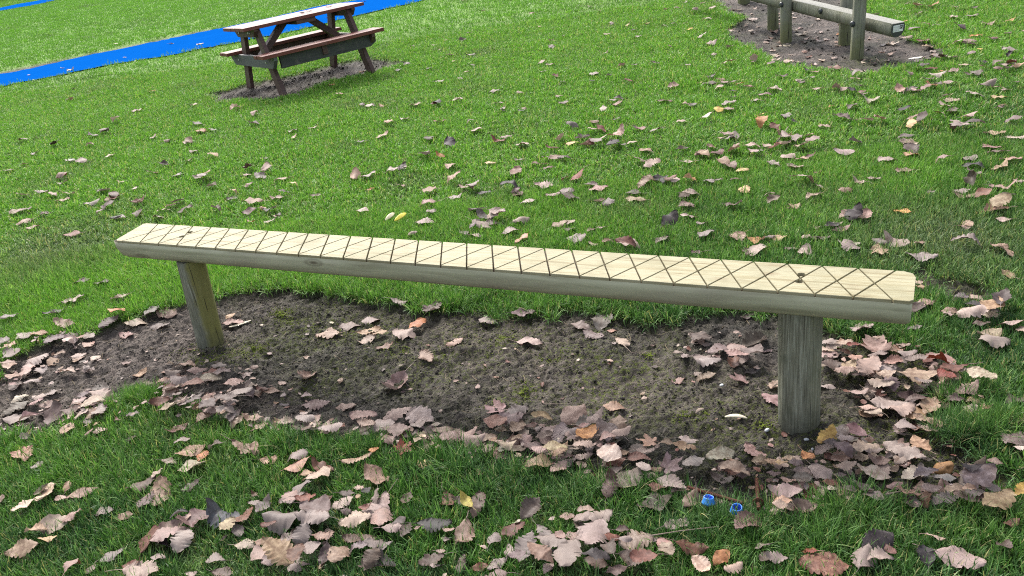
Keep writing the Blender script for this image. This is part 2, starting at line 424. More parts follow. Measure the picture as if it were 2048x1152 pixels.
M_zinc = mat_plain('galvanised_bolt', (0.50, 0.51, 0.52), 0.4, 0.7)
M_black = mat_plain('black_plastic', (0.018, 0.022, 0.026), 0.4)
M_groove_shade = mat_plain('groove_shade_brown', (0.05, 0.035, 0.02), 0.9)
M_blue = mat_plain('bright_blue_plastic', (0.012, 0.075, 0.68), 0.35, 0, 0.5, 0.08)
M_blue2 = mat_plain('light_blue_plastic', (0.035, 0.21, 0.62), 0.4, 0, 0.5, 0.08)
M_white = mat_plain('white_sticker', (0.72, 0.74, 0.74), 0.5, 0, 0.4, 0.05)
M_ink = mat_plain('black_print', (0.02, 0.02, 0.022), 0.5, 0, 0.4, 0.05)
M_fungC = mat_plain('mushroom_cap', (0.20, 0.105, 0.042), 0.7, 0, 0.3, 0.6, 60)
M_fungP = mat_plain('mushroom_pale', (0.46, 0.33, 0.20), 0.8, 0, 0.3, 0.35, 70)
M_chip = mat_plain('wood_chip', (0.48, 0.43, 0.33), 0.75, 0, 0.3, 0.25, 90)
M_twig = mat_plain('grey_twig', (0.20, 0.155, 0.125), 0.85, 0, 0.3, 0.4, 80)
M_moss = mat_plain('moss', (0.105, 0.135, 0.016), 0.9, 0, 0.2, 0.6, 120)
M_stone = mat_plain('pale_pebble', (0.42, 0.43, 0.44), 0.8, 0, 0.3, 0.3, 60)

# ------------------------------------------------------------------ ground sheet
def axis(fine0, fine1, step, lo, hi, grow=1.10, cap=1.5):
    a = list(np.arange(fine0, fine1+1e-9, step))
    s = step; x = a[-1]
    while x < hi:
        s = min(s*grow, cap); x += s; a.append(x)
    s = step; x = a[0]; b = []
    while x > lo:
        s = min(s*grow, cap); x -= s; b.append(x)
    return np.array(b[::-1]+a)
gx = axis(-3.3, 2.7, 0.012, -75, 75, 1.045)
gy = axis(1.5, 4.9, 0.012, -4, 120, 1.03)
GX, GY = np.meshgrid(gx, gy)
S, SD = soil(GX, GY)
GZ = hgt(GX, GY, S)
nx, ny = len(gx), len(gy)
idx = np.arange(nx*ny).reshape(ny, nx)
F = np.stack([idx[:-1, :-1], idx[:-1, 1:], idx[1:, 1:], idx[1:, :-1]], -1).reshape(-1, 4)
me = np_mesh('ground', np.stack([GX, GY, GZ], -1).reshape(-1, 3), F)
px_, py_, _ = to_px(np.stack([GX.ravel(), GY.ravel(), GZ.ravel()], -1))
fattr(me, 'soil', S)
far = np.clip((GY-9)/5.0, 0, 1)
fattr(me, 'far', far)
# moss grows in the middle of the hollow and round the post feet; the left end is drier
mo = np.clip(fbm(GX, GY, 2.0, 51, 3)*3.2-1.25, 0, 1)*np.clip((GX+1.9)/0.5, 0.15, 1)*(GY < 6)
def near_(px, py, r):
    q = at(px, py); return np.clip(1.3-np.hypot(GX-q[0], GY-q[1])/r, 0, 1)
for q in [(1040, 775, .14), (1000, 790, .1), (980, 700, .1), (1530, 845, .12), (1370, 830, .12), (1410, 830, .1), (500, 690, .2), (420, 700, .15), (600, 640, .2), (1450, 910, .08), (880, 700, .12), (1010, 670, .15),
          (1760, 118, .3), (760, 640, .2)]:
    mo = np.maximum(mo, near_(*q))
fattr(me, 'moss', mo)
dry = np.clip((-GX-1.15)/0.6+0.6*(fbm(GX, GY, 2.5, 61, 3)-0.5), 0, 1)
dry = np.where(GY > 6, np.clip(fbm(GX, GY, 3.0, 66, 3)*4-1.7, 0, 1), dry)
dry = np.maximum(dry, 0.7*np.clip(fbm(GX, GY, 1.3, 63, 3)*4-2.1, 0, 1))
fattr(me, 'dry', dry)
ground = link('ground', me, M_ground); tag(ground, kind='structure')

def strip(name, poly, mat, label=None, lift=0.012, rag=0.05, sub=0.10):
    P = np.array(poly); Q = []
    for i in range(len(P)):
        a, b = P[i], P[(i+1) % len(P)]
        k = max(1, int(np.hypot(*(b-a))/sub))
        for j in range(k): Q.append(a+(b-a)*j/k)
    Q = np.array(Q); Q = Q+rag*(R.random(Q.shape)-0.5)*2
    # fill by a fine grid of quads clipped by the polygon through triangulation of the outline
    from mathutils.geometry import delaunay_2d_cdt
    lo, hi = Q.min(0), Q.max(0); st = 0.35
    xs, ys = np.meshgrid(np.arange(lo[0], hi[0], st), np.arange(lo[1], hi[1], st))
    sd = poly_sd(xs, ys, [tuple(q) for q in Q]); inn = np.stack([xs[sd > 0.1], ys[sd > 0.1]], -1)
    allp = np.vstack([Q, inn])
    r = delaunay_2d_cdt([Vector(q) for q in allp], [], [list(range(len(Q)))], 1, 1e-6)
    V = np.array([(v.x, v.y) for v in r[0]]); Fc = [list(f) for f in r[2]]
    z = hgt(V[:, 0], V[:, 1], np.zeros(len(V)), False)+lift
    me = bpy.data.meshes.new(name); me.from_pydata(np.column_stack([V, z]).tolist(), [], Fc); me.update()
    for f in me.polygons: f.use_smooth = True
    o = link(name, me, mat); tag(o, label, kind='structure'); return o
strip('path', TRACK, M_track, lift=0.02)
strip('path', TRACK2, M_track, lift=0.03)

# ------------------------------------------------------------------ balance beam in the foreground
BX, BY, BYAW, BS, BW, BH, BSLOPE = -0.2801, 3.3819, -0.4724, 0.1220, 0.2421, 0.6163, -0.0096
beam = empty('balance_beam', (BX, BY, 0), BYAW)
tag(beam, 'long low wooden balance beam with crosshatched pale top on two round posts', 'balance beam')
tilt = Matrix.Rotation(-BSLOPE, 4, 'Y')
G = 0.012          # depth of the sawn grooves
X0, X1 = -14.5*BS-0.035, 14.5*BS+0.062
def cell(pts, gw=0.0029):
    """pts: list of (x, y, shrink_edge_to_next)"""
    n = len(pts); out = []
    for i in range(n):
        a, b, c = pts[i-1], pts[i], pts[(i+1) % n]
        def line(p, q):
            dx, dy = q[0]-p[0], q[1]-p[1]; L = math.hypot(dx, dy); nx_, ny_ = -dy/L, dx/L
            off = gw*(1+0.25*(R.random()-0.5)) if p[2] else 0.0
            return nx_, ny_, nx_*p[0]+ny_*p[1]+off
        a1, b1, c1 = line(a, b); a2, b2, c2 = line(b, c)
        det = a1*b2-a2*b1
        if abs(det) < 1e-9: out.append((b[0], b[1]))
        else: out.append(((c1*b2-c2*b1)/det, (a1*c2-a2*c1)/det))
    return out
cells = []
h = BW/2
fx = lambda i: (i-14.5)*BS
for i in range(1, 29):
    cells.append([(fx(i), -h, 1), (fx(i+.5), 0, 1), (fx(i), h, 1), (fx(i-.5), 0, 1)])
for i in range(0, 29):
    cells.append([(fx(i), -h, 0), (fx(i+1), -h, 1), (fx(i+.5), 0, 1)])
    cells.append([(fx(i+1), h, 0), (fx(i), h, 1), (fx(i+.5), 0, 1)])
cells.append([(X0-0.018, -h+0.012, 0), (X0+0.0, -h, 0), (fx(0), -h, 1), (fx(.5), 0, 1), (fx(0), h, 0), (X0-0.045, h, 0), (X0-0.06, h-0.012, 0)])
cells.append([(fx(29), -h, 0), (X1-0.012, -h, 0), (X1, -h+0.012, 0), (X1+0.004, h-0.045, 0), (X1-0.006, h-0.015, 0), (X1-0.035, h, 0), (fx(29), h, 1), (fx(28.5), 0, 1)])
mb = MB()
for c in cells:
    q = cell(c)
    n = len(q); cx = sum(p[0] for p in q)/n; cy = sum(p[1] for p in q)/n
    b = 0.0014
    lo = [(x, y, -G) for x, y in q]
    md = [(x, y, -b) for x, y in q]
    hi = []
    for x, y in q:
        L = math.hypot(x-cx, y-cy); k = 1-b*1.3/L; hi.append((cx+(x-cx)*k, cy+(y-cy)*k, 0))
    V = lo+md+hi
    Fc = [list(range(n))[::-1], [2*n+i for i in range(n)]]
    for i in range(n):
        j = (i+1) % n
        Fc.append([i, j, n+j, n+i]); Fc.append([n+i, n+j, 2*n+j, 2*n+i])
    mb.poly(V, Fc, 0)
M_rustd = mat_plain('dull_bolt', (0.10, 0.085, 0.07), 0.6, 0.4)
# the half-round log under the planed top
prof = []
T = 0.120
for a in np.linspace(0, math.pi, 17):
    ca, sa = math.cos(a), math.sin(a)
    y = -h*np.sign(ca)*abs(ca)**0.62; z = -T*abs(sa)**0.72
    prof.append((y*1.012 if abs(sa) > 0.2 and abs(sa) < .9 else y, min(z, -G)))
prof[0] = (-h, -G); prof[-1] = (h, -G)
st_ = []
xs = list(np.linspace(X0+0.01, X1-0.012, 60))
def ring(x, k, dx=0.0):
    w1 = 0.0018*math.sin(x*5.1)+0.0014*math.sin(x*13+1)
    return [(x+dx*(y/h), y*k*(1+(0 if z > -G-1e-6 else w1)), -G+(z+G)*(k if k < 1 else 1+2*w1)) for y, z in prof]
rings = [ring(X0-0.050, 0.84), ring(X0-0.042, 0.95, -0.02)]+[ring(x, 1.0) for x in xs[:-1]]+[ring(X1-0.024, 0.998), ring(X1-0.014, 0.985), ring(X1-0.007, 0.955), ring(X1-0.003, 0.90)]
npf = len(prof); V = [p for r in rings for p in r]
Fc = []
for i in range(len(rings)-1):
    for j in range(npf):
        k = (j+1) % npf
        Fc.append([i*npf+j, i*npf+k, (i+1)*npf+k, (i+1)*npf+j])
Fc.append([j for j in range(npf)][::-1]); Fc.append([(len(rings)-1)*npf+j for j in range(npf)])
body = MB(); body.poly(V, Fc, 1, True)
for q_, f_ in enumerate(body.f):        # shade deep in the saw cuts, painted on their floor as dark brown
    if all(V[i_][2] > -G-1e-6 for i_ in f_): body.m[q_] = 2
def cut(mb_, cyls, mats):
    """boolean-subtract cylinders, returns new mesh"""
    me = bpy.data.meshes.new('tmp'); me.from_pydata(mb_.v, [], mb_.f); me.update()
    for mm in mats: me.materials.append(mm)
    for p, mi, sm in zip(me.polygons, mb_.m, mb_.sm): p.material_index = mi; p.use_smooth = sm
    import bmesh as bm_
    b = bm_.new(); b.from_mesh(me); bm_.ops.recalc_face_normals(b, faces=b.faces); b.to_mesh(me); b.free()
    o = bpy.data.objects.new('tmp', me); COL.objects.link(o); tools = []
    for c in cyls:
        k = MB(); k.tube([(c[0], c[1], 0.02), (c[0], c[1], -0.035)], c[2], 28, 0, True, False)
        t = k.build('tmpc', [mats[0]])
        b = bm_.new(); b.from_mesh(t.data); bm_.ops.recalc_face_normals(b, faces=b.faces); b.to_mesh(t.data); b.free()
        tools.append(t); md = o.modifiers.new('b', 'BOOLEAN'); md.object = t; md.operation = 'DIFFERENCE'; md.solver = 'EXACT'
    dg = bpy.context.evaluated_depsgraph_get(); res = bpy.data.meshes.new_from_object(o.evaluated_get(dg))
    for t in tools+[o]: bpy.data.objects.remove(t)
    return res
def beam_xy(px, py):
    """point of the planed top seen at a pixel, in the beam's own frame"""
    d = fw+rt2*(px-1024)/FPX-up2*(py-576)/FPX; c = np.array([0, 0, CAMH]); t = 1.0
    for _ in range(30):
        q = c+d*t; lx = (q[0]-BX)*math.cos(BYAW)+(q[1]-BY)*math.sin(BYAW); ht = BH+lx*BSLOPE
        t = (ht-CAMH)/d[2]
    q = c+d*t
    return (q[0]-BX)*math.cos(BYAW)+(q[1]-BY)*math.sin(BYAW), -(q[0]-BX)*math.sin(BYAW)+(q[1]-BY)*math.cos(BYAW)
holes = [(*beam_xy(px, py), 0.0155) for px, py in ((379.5, 464.5), (363.5, 473), (1602.5, 549), (1598.5, 562.5))]
me_top = cut(mb, holes, [M_pine, M_log]); me_body = cut(body, holes, [M_pine, M_log, M_groove_shade])
def place(me, name):
    me.transform(Matrix.Translation((0, 0, BH)) @ tilt); me.name = name
    return link(name, me, None, beam)
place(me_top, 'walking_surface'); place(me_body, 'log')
for hx_, hy_, hr_ in holes:
    b = MB(); b.lathe([(0.0, -0.022), (0.008, -0.0225), (0.0105, -0.025), (0.0105, -0.0345)], 20, 0, (hx_, hy_, 0))
    me = bpy.data.meshes.new('bolt_head'); me.from_pydata(b.v, [], b.f); me.update(); me.materials.append(M_rustd)
    me.transform(Matrix.Translation((0, 0, BH)) @ tilt)
    link('bolt_head', me, None, beam)
def make_post(name, base, top, rad, mat, parent, seed, down=0.25, taper=0.97, sag=0.0):
    """slightly irregular round post from base to top, local z = 0 at the base"""
    rr = np.random.default_rng(seed); n = 48; base = np.array(base, float); top = np.array(top, float)
    d = top-base; V = []; zs = np.concatenate([[-down], np.linspace(0, 1, 22)*d[2]])
    ph = rr.random(6)*6.28
    notch = [(rr.random()*6.28, rr.random()*0.5, 0.004+0.004*rr.random()) for _ in range(7)]
    for z in zs:
        t = z/d[2]
        for j in range(n):
            a = 2*math.pi*j/n
            r = rad*(1+(taper-1)*max(t, 0))+0.0018*math.sin(3*a+ph[0]+2*t)+0.0012*math.sin(7*a+ph[1]-t*3)+0.001*math.sin(11*a+ph[2])
            for (na, nz, dd) in notch:
                da = (a-na-0.15*t+math.pi) % (2*math.pi)-math.pi
                r -= dd*math.exp(-(da/0.06)**2)*max(0, 1-abs(t-nz)*1.6)
            V.append((d[0]*t+r*math.cos(a), d[1]*t+r*math.sin(a), z))
    k = len(zs)
    # rounded rim
    for (dr, dz) in ((0.004, 0.003), (0.012, 0.005)):
        for j in range(n):
            x, y, z = V[(k-1)*n+j]; cx, cy = d[0], d[1]; L = math.hypot(x-cx, y-cy); V.append((cx+(x-cx)*(1-dr/L), cy+(y-cy)*(1-dr/L), z+dz))
    k += 2
    Fc = [[i*n+j, i*n+(j+1) % n, (i+1)*n+(j+1) % n, (i+1)*n+j] for i in range(k-1) for j in range(n)]
    m_ = MB(); m_.poly(V, Fc, 0, True); m_.f.append([(k-1)*n+j for j in range(n)]); m_.m.append(0); m_.sm.append(False)
    o = m_.build(name, mat, parent); o.location = base
    return o
binv = Matrix.Rotation(-BYAW, 4, 'Z')
def to_beam(p): v = binv @ Vector((p[0]-BX, p[1]-BY, p[2])); return v
# feet and heads of the posts
def post_world(ii, dbx=0.0):
    return np.array([BX, BY, 0])+np.array([math.cos(BYAW), math.sin(BYAW), 0])*BS*(ii-14.5)
lt = post_world(2.30); rtp = post_world(26.52)
pl = make_post('post', to_beam(lt+np.array([-0.012, 0.0, -0.01])), to_beam(lt+np.array([0.012, 0, BH-0.118])), 0.0695, M_postL, beam, 3, taper=0.99)
pl['label'] = 'far post, leaning slightly, yellow algae on one side'
pr = make_post('post', to_beam(rtp+np.array([0, -0.004, -0.01])), to_beam(rtp+np.array([0.002, 0, BH-0.11])), 0.0765, M_postR, beam, 8, taper=1.0)
pr['label'] = 'near post, streaked grey green wood, dark at the foot'

# ------------------------------------------------------------------ picnic table
TX, TY, TZ, TYAW = -2.108, 10.547, 0.323, 0.595
tab = empty('picnic_table', (TX, TY, TZ), 0)
tab.rotation_euler = (Matrix.Rotation(TYAW, 3, 'Z') @ Matrix.Rotation(-0.034, 3, 'Y') @ Matrix.Rotation(-0.021, 3, 'X')).to_euler()
tag(tab, 'red brown wooden picnic table with attached benches beside the blue path', 'picnic table')
M_tabrail = mat_stained('dark_slate_rail', (0.028, 0.031, 0.031), (0.060, 0.062, 0.060), 0.6)
HT, HS, L2 = 0.764, 0.469, 0.7625
def slats(name, y0, y1, n, z, lx, mat, th=0.038, gap=0.006):
    mb_ = MB(); wd = (y1-y0-gap*(n-1))/n
    for i in range(n):
        a = y0+i*(wd+gap); mb_.box(-lx+R.uniform(-.004, .004), lx+R.uniform(-.004, .004), a, a+wd, z-th, z+R.uniform(-.0015, .0015))
    return mb_.build(name, mat, tab, bevel=0.003)
slats('tabletop', -0.335, 0.335, 5, HT, L2, M_tabtop)
for s in (-1, 1):
    y0, y1 = (-0.70, -0.43) if s < 0 else (0.43, 0.70)
    slats('bench_seat', y0, y1, 3, HS, L2, M_tabtop)
UF = 0.571
for s in (-1, 1):
    xo = s*UF
    for q in (-1, 1):
        # splayed leg
        mb_ = MB(); th = 0.048; wd = 0.125
        x0 = xo-th/2 if q < 0 else xo-th/2
        yb, yt = q*0.535, q*0.20
        mb_.extrude([(x0, yb-wd/2-0.01, -0.05), (x0, yb+wd/2+0.01, -0.05), (x0, yt+wd/2, HT-0.04), (x0, yt-wd/2, HT-0.04)], (th, 0, 0))
        mb_.build('leg', M_tabframe, tab, bevel=0.003)
    # bench bearer outside the legs
    x0 = xo-s*-0.0235 if s > 0 else xo-0.0235-0.045
    mb_ = MB(); zt = HS-0.04; zl = zt-0.125
    mb_.extrude([(x0, -0.69, zt), (x0, -0.69, zt-0.035), (x0, -0.60, zl), (x0, 0.60, zl), (x0, 0.69, zt-0.035), (x0, 0.69, zt)], (0.045, 0, 0))
    mb_.build('bench_bearer', M_tabgrey if s < 0 else M_tabframe, tab, bevel=0.002)
    mb_ = MB(); zt = HT-0.04; zl = zt-0.085
    mb_.extrude([(x0, -0.32, zt), (x0, -0.32, zt-0.02), (x0, -0.25, zl), (x0, 0.25, zl), (x0, 0.32, zt-0.02), (x0, 0.32, zt)], (0.045, 0, 0))
    mb_.build('top_bearer', M_tabframe, tab, bevel=0.002)
    fxx = x0-0.004 if s < 0 else x0+0.049
    for (yy, zz) in ((-0.44, HS-0.10), (0.44, HS-0.10), (-0.17, HT-0.075), (0.17, HT-0.075), (-0.12, HT-0.075)):
        mb_ = MB(); mb_.tube([(fxx-0.004, yy, zz), (fxx+0.004, yy, zz)], 0.011, 10); mb_.build('bolt', M_zinc, tab)
    # diagonal brace up to the middle of the top
    mb_ = MB()
    mb_.extrude([(s*(UF-0.03), -0.045, HS-0.05), (s*(UF-0.03), -0.045, HS-0.14), (s*0.10, -0.045, HT-0.055), (s*0.19, -0.045, HT-0.04)], (0, 0.09, 0))
    mb_.build('brace', M_tabframe, tab, bevel=0.002)
mb_ = MB(); mb_.box(-0.12, 0.12, -0.32, 0.32, HT-0.085, HT-0.04); mb_.build('centre_batten', M_tabframe, tab, bevel=0.002)
# long rails below the front and rear seats
for q in (-1, 1):
    mb_ = MB(); y = q*0.60-0.02; z1 = HS-0.041; z0 = z1-0.14
    mb_.extrude([(-UF+0.03, y, z0), (UF+0.02, y, z0), (UF+0.10, y, z0+0.045), (UF+0.10, y, z1), (-UF+0.03, y, z1)], (0, 0.04, 0))
    mb_.build('seat_rail', M_tabframe if q > 0 else M_tabrail, tab, bevel=0.002)
mb_ = MB(); mb_.box(-0.03, 0.03, -0.645, -0.6215, HS-0.14, HS-0.045); mb_.build('bracket', M_tabframe, tab, bevel=0.002)

# ------------------------------------------------------------------ log and post frame, upper right
def gp(px, py): p = at(px, py); return p
f1 = gp(1713, 113); f2 = gp(1572, 77); b1 = gp(1689, 82); b2 = gp(1546, 54); fr3 = gp(1488, 3)
fc = (f1+b1)/2
frame = empty('log_balance_frame', tuple(f1)); tag(frame, 'weathered grey green log bolted between pairs of round posts on bare soil', 'climbing frame')
def lp(p): return tuple(np.array(p)-f1)
PR = 0.061
M_postF = mat_post('mossy_frame_post', 0.05, 11.0)
for i, (p, hh, r) in enumerate(((f1, 1.02, PR), (f2, 0.98, PR), (b1, 1.0, PR), (b2, 0.97, PR*1.02))):
    make_post('post', lp(p), np.array(lp(p))+np.array([0.012*(-1)**i, 0.0, hh]), r, M_postF, frame, 20+i, taper=0.96)
# the log runs between the two rows, flat side up
mid1 = (f1+b1)/2; mid2 = (f2+b2)/2
dirv = mid1-mid2; dirv[2] = 0; dirv /= np.linalg.norm(dirv)
pn = np.array([-dirv[1], dirv[0], 0])
def on_plane(px, py):
    d = fw+rt2*(px-1024)/FPX-up2*(py-576)/FPX; c = np.array([0, 0, CAMH]); return c+d*(((mid1-c)@pn)/(d@pn))
e1 = on_plane(1796, 57); q0 = on_plane(1590, 7)
hz = float(e1[2]-mid1[2])
e0 = e1+(q0-e1)*2.6
ax = Vector(e1-e0); L = ax.length; ax.normalize()
side = Vector((0, 0, 1)).cross(ax).normalized(); upv = ax.cross(side)
LR = 0.083
prf = []
for a in np.linspace(math.radians(38), math.radians(-218), 26): prf.append((LR*math.cos(a), LR*math.sin(a)))
m_ = MB(); V = []; ks = [(0, .93), (0.01, 1), (L-0.02, 1), (L-0.006, 0.985), (L, 0.93)]
ks = [(0, .93), (0.01, 1)]+[(t, 1) for t in np.linspace(0.1, L-0.1, 20)]+[(L-0.02, 1), (L-0.006, 0.985), (L, 0.93)]
for t, k in ks:
    for (u, v) in prf:
        q = Vector(e0)+ax*t+side*(-u*k)+upv*(v*k); V.append(tuple(np.array(q)-f1))
n = len(prf)
Fc = [[i*n+j, i*n+(j+1) % n, (i+1)*n+(j+1) % n, (i+1)*n+j] for i in range(len(ks)-1) for j in range(n)]
m_.poly(V, Fc, 0, True); m_.f += [[j for j in range(n)][::-1], [(len(ks)-1)*n+j for j in range(n)]]; m_.m += [0, 0]; m_.sm += [False, False]
M_logF = mat_post('weathered_frame_log', 0.0, 15.0)
log_ends = mat_plain('dark_log_end', (0.055, 0.062, 0.055), 0.85, 0, 0.2, 0.4, 30)
m_.m[-2:] = [1, 1]
for q_, f_ in enumerate(m_.f[:-2]):        # the flat upper side has weathered paler
    if set(i_ % n for i_ in f_) == {0, n-1}: m_.m[q_] = 2; m_.sm[q_] = False
log = m_.build('log', [M_logF, log_ends, mat_plain('pale_weathered_flat', (0.23, 0.225, 0.195), 0.7, 0, 0.4, 0.3, 25)], frame)
md = log.modifiers.new('es', 'EDGE_SPLIT'); md.split_angle = D(40)
# sticker on the end of the log
def face_pt(a, b, d): q = Vector(e1)+side*a+upv*b+ax*d; return tuple(np.array(q)-f1)
def plate(name, a0, a1, b0, b1_, d0, d1, mat, parent):
    P = [face_pt(a, b, d0) for a, b in ((a0, b0), (a1, b0), (a1, b1_), (a0, b1_))]
    k = MB(); k.extrude(P, tuple(ax*(d1-d0))); return k.build(name, mat, parent)
tagp = plate('label', -0.055, 0.055, -0.028, 0.032, 0.0005, 0.0022, M_white, log)
sg = 1 if Vector(rt2).dot(side) > 0 else -1
inks = []
for i in range(6): inks.append((sg*(-0.048+0.011*i), sg*(-0.046+0.011*i), -0.022, 0.025))
ik = MB()
for a0, a1, b0, b1_ in inks:
    ik.extrude([face_pt(a, b, 0.0023) for a, b in ((min(a0, a1), b0), (max(a0, a1), b0), (max(a0, a1), b1_), (min(a0, a1), b1_))], tuple(ax*0.0006))
a0, a1 = sorted((sg*0.016, sg*0.052)); ik.extrude([face_pt(a, b, 0.0023) for a, b in ((a0, -0.006), (a1, -0.006), (a1, 0.028), (a0, 0.028))], tuple(ax*0.0006))
ik.build('print', M_ink, log)
for (u0, u1, v0, v1) in ((0.024, 0.028, 0.0, 0.024), (0.028, 0.036, 0.010, 0.014), (0.046, 0.054, 0.018, 0.022), (0.046, 0.050, 0.0, 0.014)):
    a0, a1 = sorted((sg*u0, sg*u1)); k = MB(); k.extrude([face_pt(a, b, 0.003) for a, b in ((a0, v0), (a1, v0), (a1, v1), (a0, v1))], tuple(ax*0.0005)); k.build('print', M_white, log)
# dark bolt covers
for p in (f1, f2):
    c = np.array(on_plane(1712, 37) if p is f1 else on_plane(1572, 2))-f1; c = c+(np.array(lp(p))-c)*np.array([1, 1, 0]); out = -side*1.0
    if Vector(fw).dot(out) > 0: out = -out
    for dz in (0,):
        k = MB(); q = Vector(c)+out*(PR-0.002)+Vector((0, 0, dz)); k.tube([q, q+out*0.012, q+out*0.022], [0.030, 0.028, 0.016], 16); k.build('bolt_cover', M_black, frame)
for t in (0.75,):
    q = Vector(on_plane(1655, 20))-Vector(f1); out = -side if Vector(fw).dot(-side) < 0 else side
    q = q+out*(LR-0.004); k = MB(); k.tube([q, q+out*0.012, q+out*0.02], [0.028, 0.026, 0.015], 16); k.build('bolt_cover', M_black, frame)
far_post = make_post('wooden_post', tuple(fr3), tuple(fr3+np.array([0, 0, 0.9])), 0.08, M_postF, None, 31, taper=0.97)
tag(far_post, 'foot of a round wooden post at the top edge, left of the log frame', 'post')

# ------------------------------------------------------------------ small things on the ground
def gz(x, y): return float(hgt(np.array([x]), np.array([y]))[0])
def ground_pt(px, py, dz=0.0):
    p = at(px, py, dz); return Vector((p[0], p[1], gz(p[0], p[1])+dz))
def cap(px, py, tiltx, tilty, label, lift):
    p = ground_pt(px, py, 0.02)
    e = empty('plastic_cap', p+Vector((0, 0, lift-0.02))); e.rotation_euler = (tiltx, tilty, 0.3); e.scale = (0.78, 0.78, 0.74)
    tag(e, label, 'plastic cap', 'bright blue plastic caps lost in the grass')
    k = MB(); k.lathe([(0.0, 0.004), (0.0165, 0.004), (0.0175, 0.030), (0.0195, 0.033), (0.0215, 0.032), (0.0225, 0.028), (0.0255, 0.012), (0.0275, 0.009), (0.0290, 0.006), (0.0290, 0.0), (0.0, 0.0)], 36)
    k.build('cup', M_blue2, e)
    k = MB(); k.lathe([(0.0, 0.0052), (0.0160, 0.0052), (0.0166, 0.0305)], 36); k.build('lining', M_blue, e)
    for i in range(10):
        a = i*math.pi/5; k = MB(); k.tube([(0.0155*math.cos(a), 0.0155*math.sin(a), 0.006), (0.0160*math.cos(a), 0.0160*math.sin(a), 0.029)], 0.0011, 6); k.build('rib', M_blue, e)
    return e
cap(1417, 1015, D(-8), D(10), 'bright blue plastic cap under the long rusty bolt, half hidden by grass', 0.032)
c2 = cap(1474, 1034, D(10), D(-6), 'bright blue plastic cap, the nearer one, standing open side up in grass', 0.037)
def bolt(pa, pb, rad, label, head=False, washer=None, thread=(0.0, 0.6)):
    a = Vector(pa); b = Vector(pb); d = (b-a); L = d.length; d.normalize()
    e = empty('rusty_bolt', a); tag(e, label, 'bolt', 'rusty coach bolts')
    q = d.to_track_quat('Z', 'Y'); e.rotation_mode = 'QUATERNION'; e.rotation_quaternion = q
    prof = []
    n = int(L/0.0011)
    for i in range(n+1):
        z = L*i/n; t = z/L
        r = rad
        if thread[0] <= t <= thread[1]: r = rad*(1+0.13*math.cos(2*math.pi*z/0.0062))
        prof.append((r, z))
    k = MB(); k.lathe([(0, 0)]+prof+[(0, L)], 18); k.build('shank', M_rust, e)
    if head:
        k = MB(); k.tube([(0, 0, L-0.002), (0, 0, L+0.010)], rad*2.0, 6, 0, True, False); k.build('hex_head', M_rust, e, bevel=0.001)
    if washer:
        k = MB(); k.lathe([(rad*1.05, L*washer), (rad*2.7, L*washer), (rad*2.7, L*washer+0.0035), (rad*1.05, L*washer+0.0035)], 28); k.build('washer', M_rust, e)
    return e
pa = ground_pt(1376, 977, 0.044); pb = ground_pt(1486, 1009, 0.052)
bolt(pa, pb, 0.0066, 'long rusty threaded bolt lying just behind the blue caps', False, None, (0.0, 0.58))
pa = ground_pt(1514, 948, 0.046); pb = ground_pt(1517, 1018, 0.052)
bolt(pa, pb, 0.0068, 'short rusty bolt with a washer, pointing at the camera in leaves', False, 0.80, (0.0, 0.62))
# mushroom
p = ground_pt(1888, 936, 0.0)
e = empty('mushroom', p); tag(e, 'brown curled mushroom among dead leaves right of the near post', 'mushroom')
rr = np.random.default_rng(5)
V = []; nr, na = 12, 36
for i in range(nr+1):
    t = i/nr
    for j in range(na):
        a = 2*math.pi*j/na
        r = 0.036*t*(1+0.10*math.sin(3*a+1)+0.05*math.sin(5*a))
        z = 0.030+0.020*(1-t*t)-0.018*t**4-0.010*math.exp(-(t/0.3)**2)+0.008*math.sin(2*a+0.5)*t*t
        V.append((r*math.cos(a), r*math.sin(a)*0.8, z))
ntop = len(V)
for i in range(nr+1):
    t = 1-i/nr
    for j in range(na):
        a = 2*math.pi*j/na
        r = 0.033*t*(1+0.10*math.sin(3*a+1)+0.05*math.sin(5*a))
        z = 0.024+0.012*(1-t*t)-0.014*t**4+0.008*math.sin(2*a+0.5)*t*t
        V.append((r*math.cos(a), r*math.sin(a)*0.8, z))
Fc = [[i*na+j, i*na+(j+1) % na, (i+1)*na+(j+1) % na, (i+1)*na+j] for i in range(2*nr+1) for j in range(na)]
k = MB(); k.poly(V, Fc, 0, True); o = k.build('cap', M_fungC, e); o.rotation_euler = (D(48), D(-12), D(20)); o.location = (0, 0.012, 0.004)
k = MB(); k.tube([(0, 0.006, -0.01), (0.003, 0.004, 0.012), (0.001, 0.010, 0.030)], [0.011, 0.009, 0.008], 14); k.build('stalk', M_fungP, e)
# chip, splinter, pebbles, twigs
def chip(px, py, L, W, ang, label, lift, name='wood_chip', cat='wood chip', mat=M_chip, bend=0.01, thick=0.006, tiltx=0.0):
    p = ground_pt(px, py, lift); k = MB(); V = []; n = 14
    for i in range(n+1):
        t = i/n; x = (t-.5)*L; w_ = W*math.sin(math.pi*min(max(t, 0.03), 0.97))**0.6
        for (yy, zz) in ((-1, 0), (-.6, 1), (.6, 1), (1, 0), (.5, -.6), (-.5, -.6)):
            V.append((x, yy*w_/2, bend*(1-(2*t-1)**2)+zz*thick/2))
    Fc = [[i*6+j, i*6+(j+1) % 6, (i+1)*6+(j+1) % 6, (i+1)*6+j] for i in range(n) for j in range(6)]
    Fc += [[5, 4, 3, 2, 1, 0], [n*6+j for j in range(6)]]
    k.poly(V, Fc, 0, True); o = k.build(name, mat); o.location = p; o.rotation_euler = (tiltx, 0, ang)
    tag(o, label, cat); return o
chip(1472, 831, 0.085, 0.026, -0.35, 'pale curved wood chip on bare soil left of the near post', 0.012)
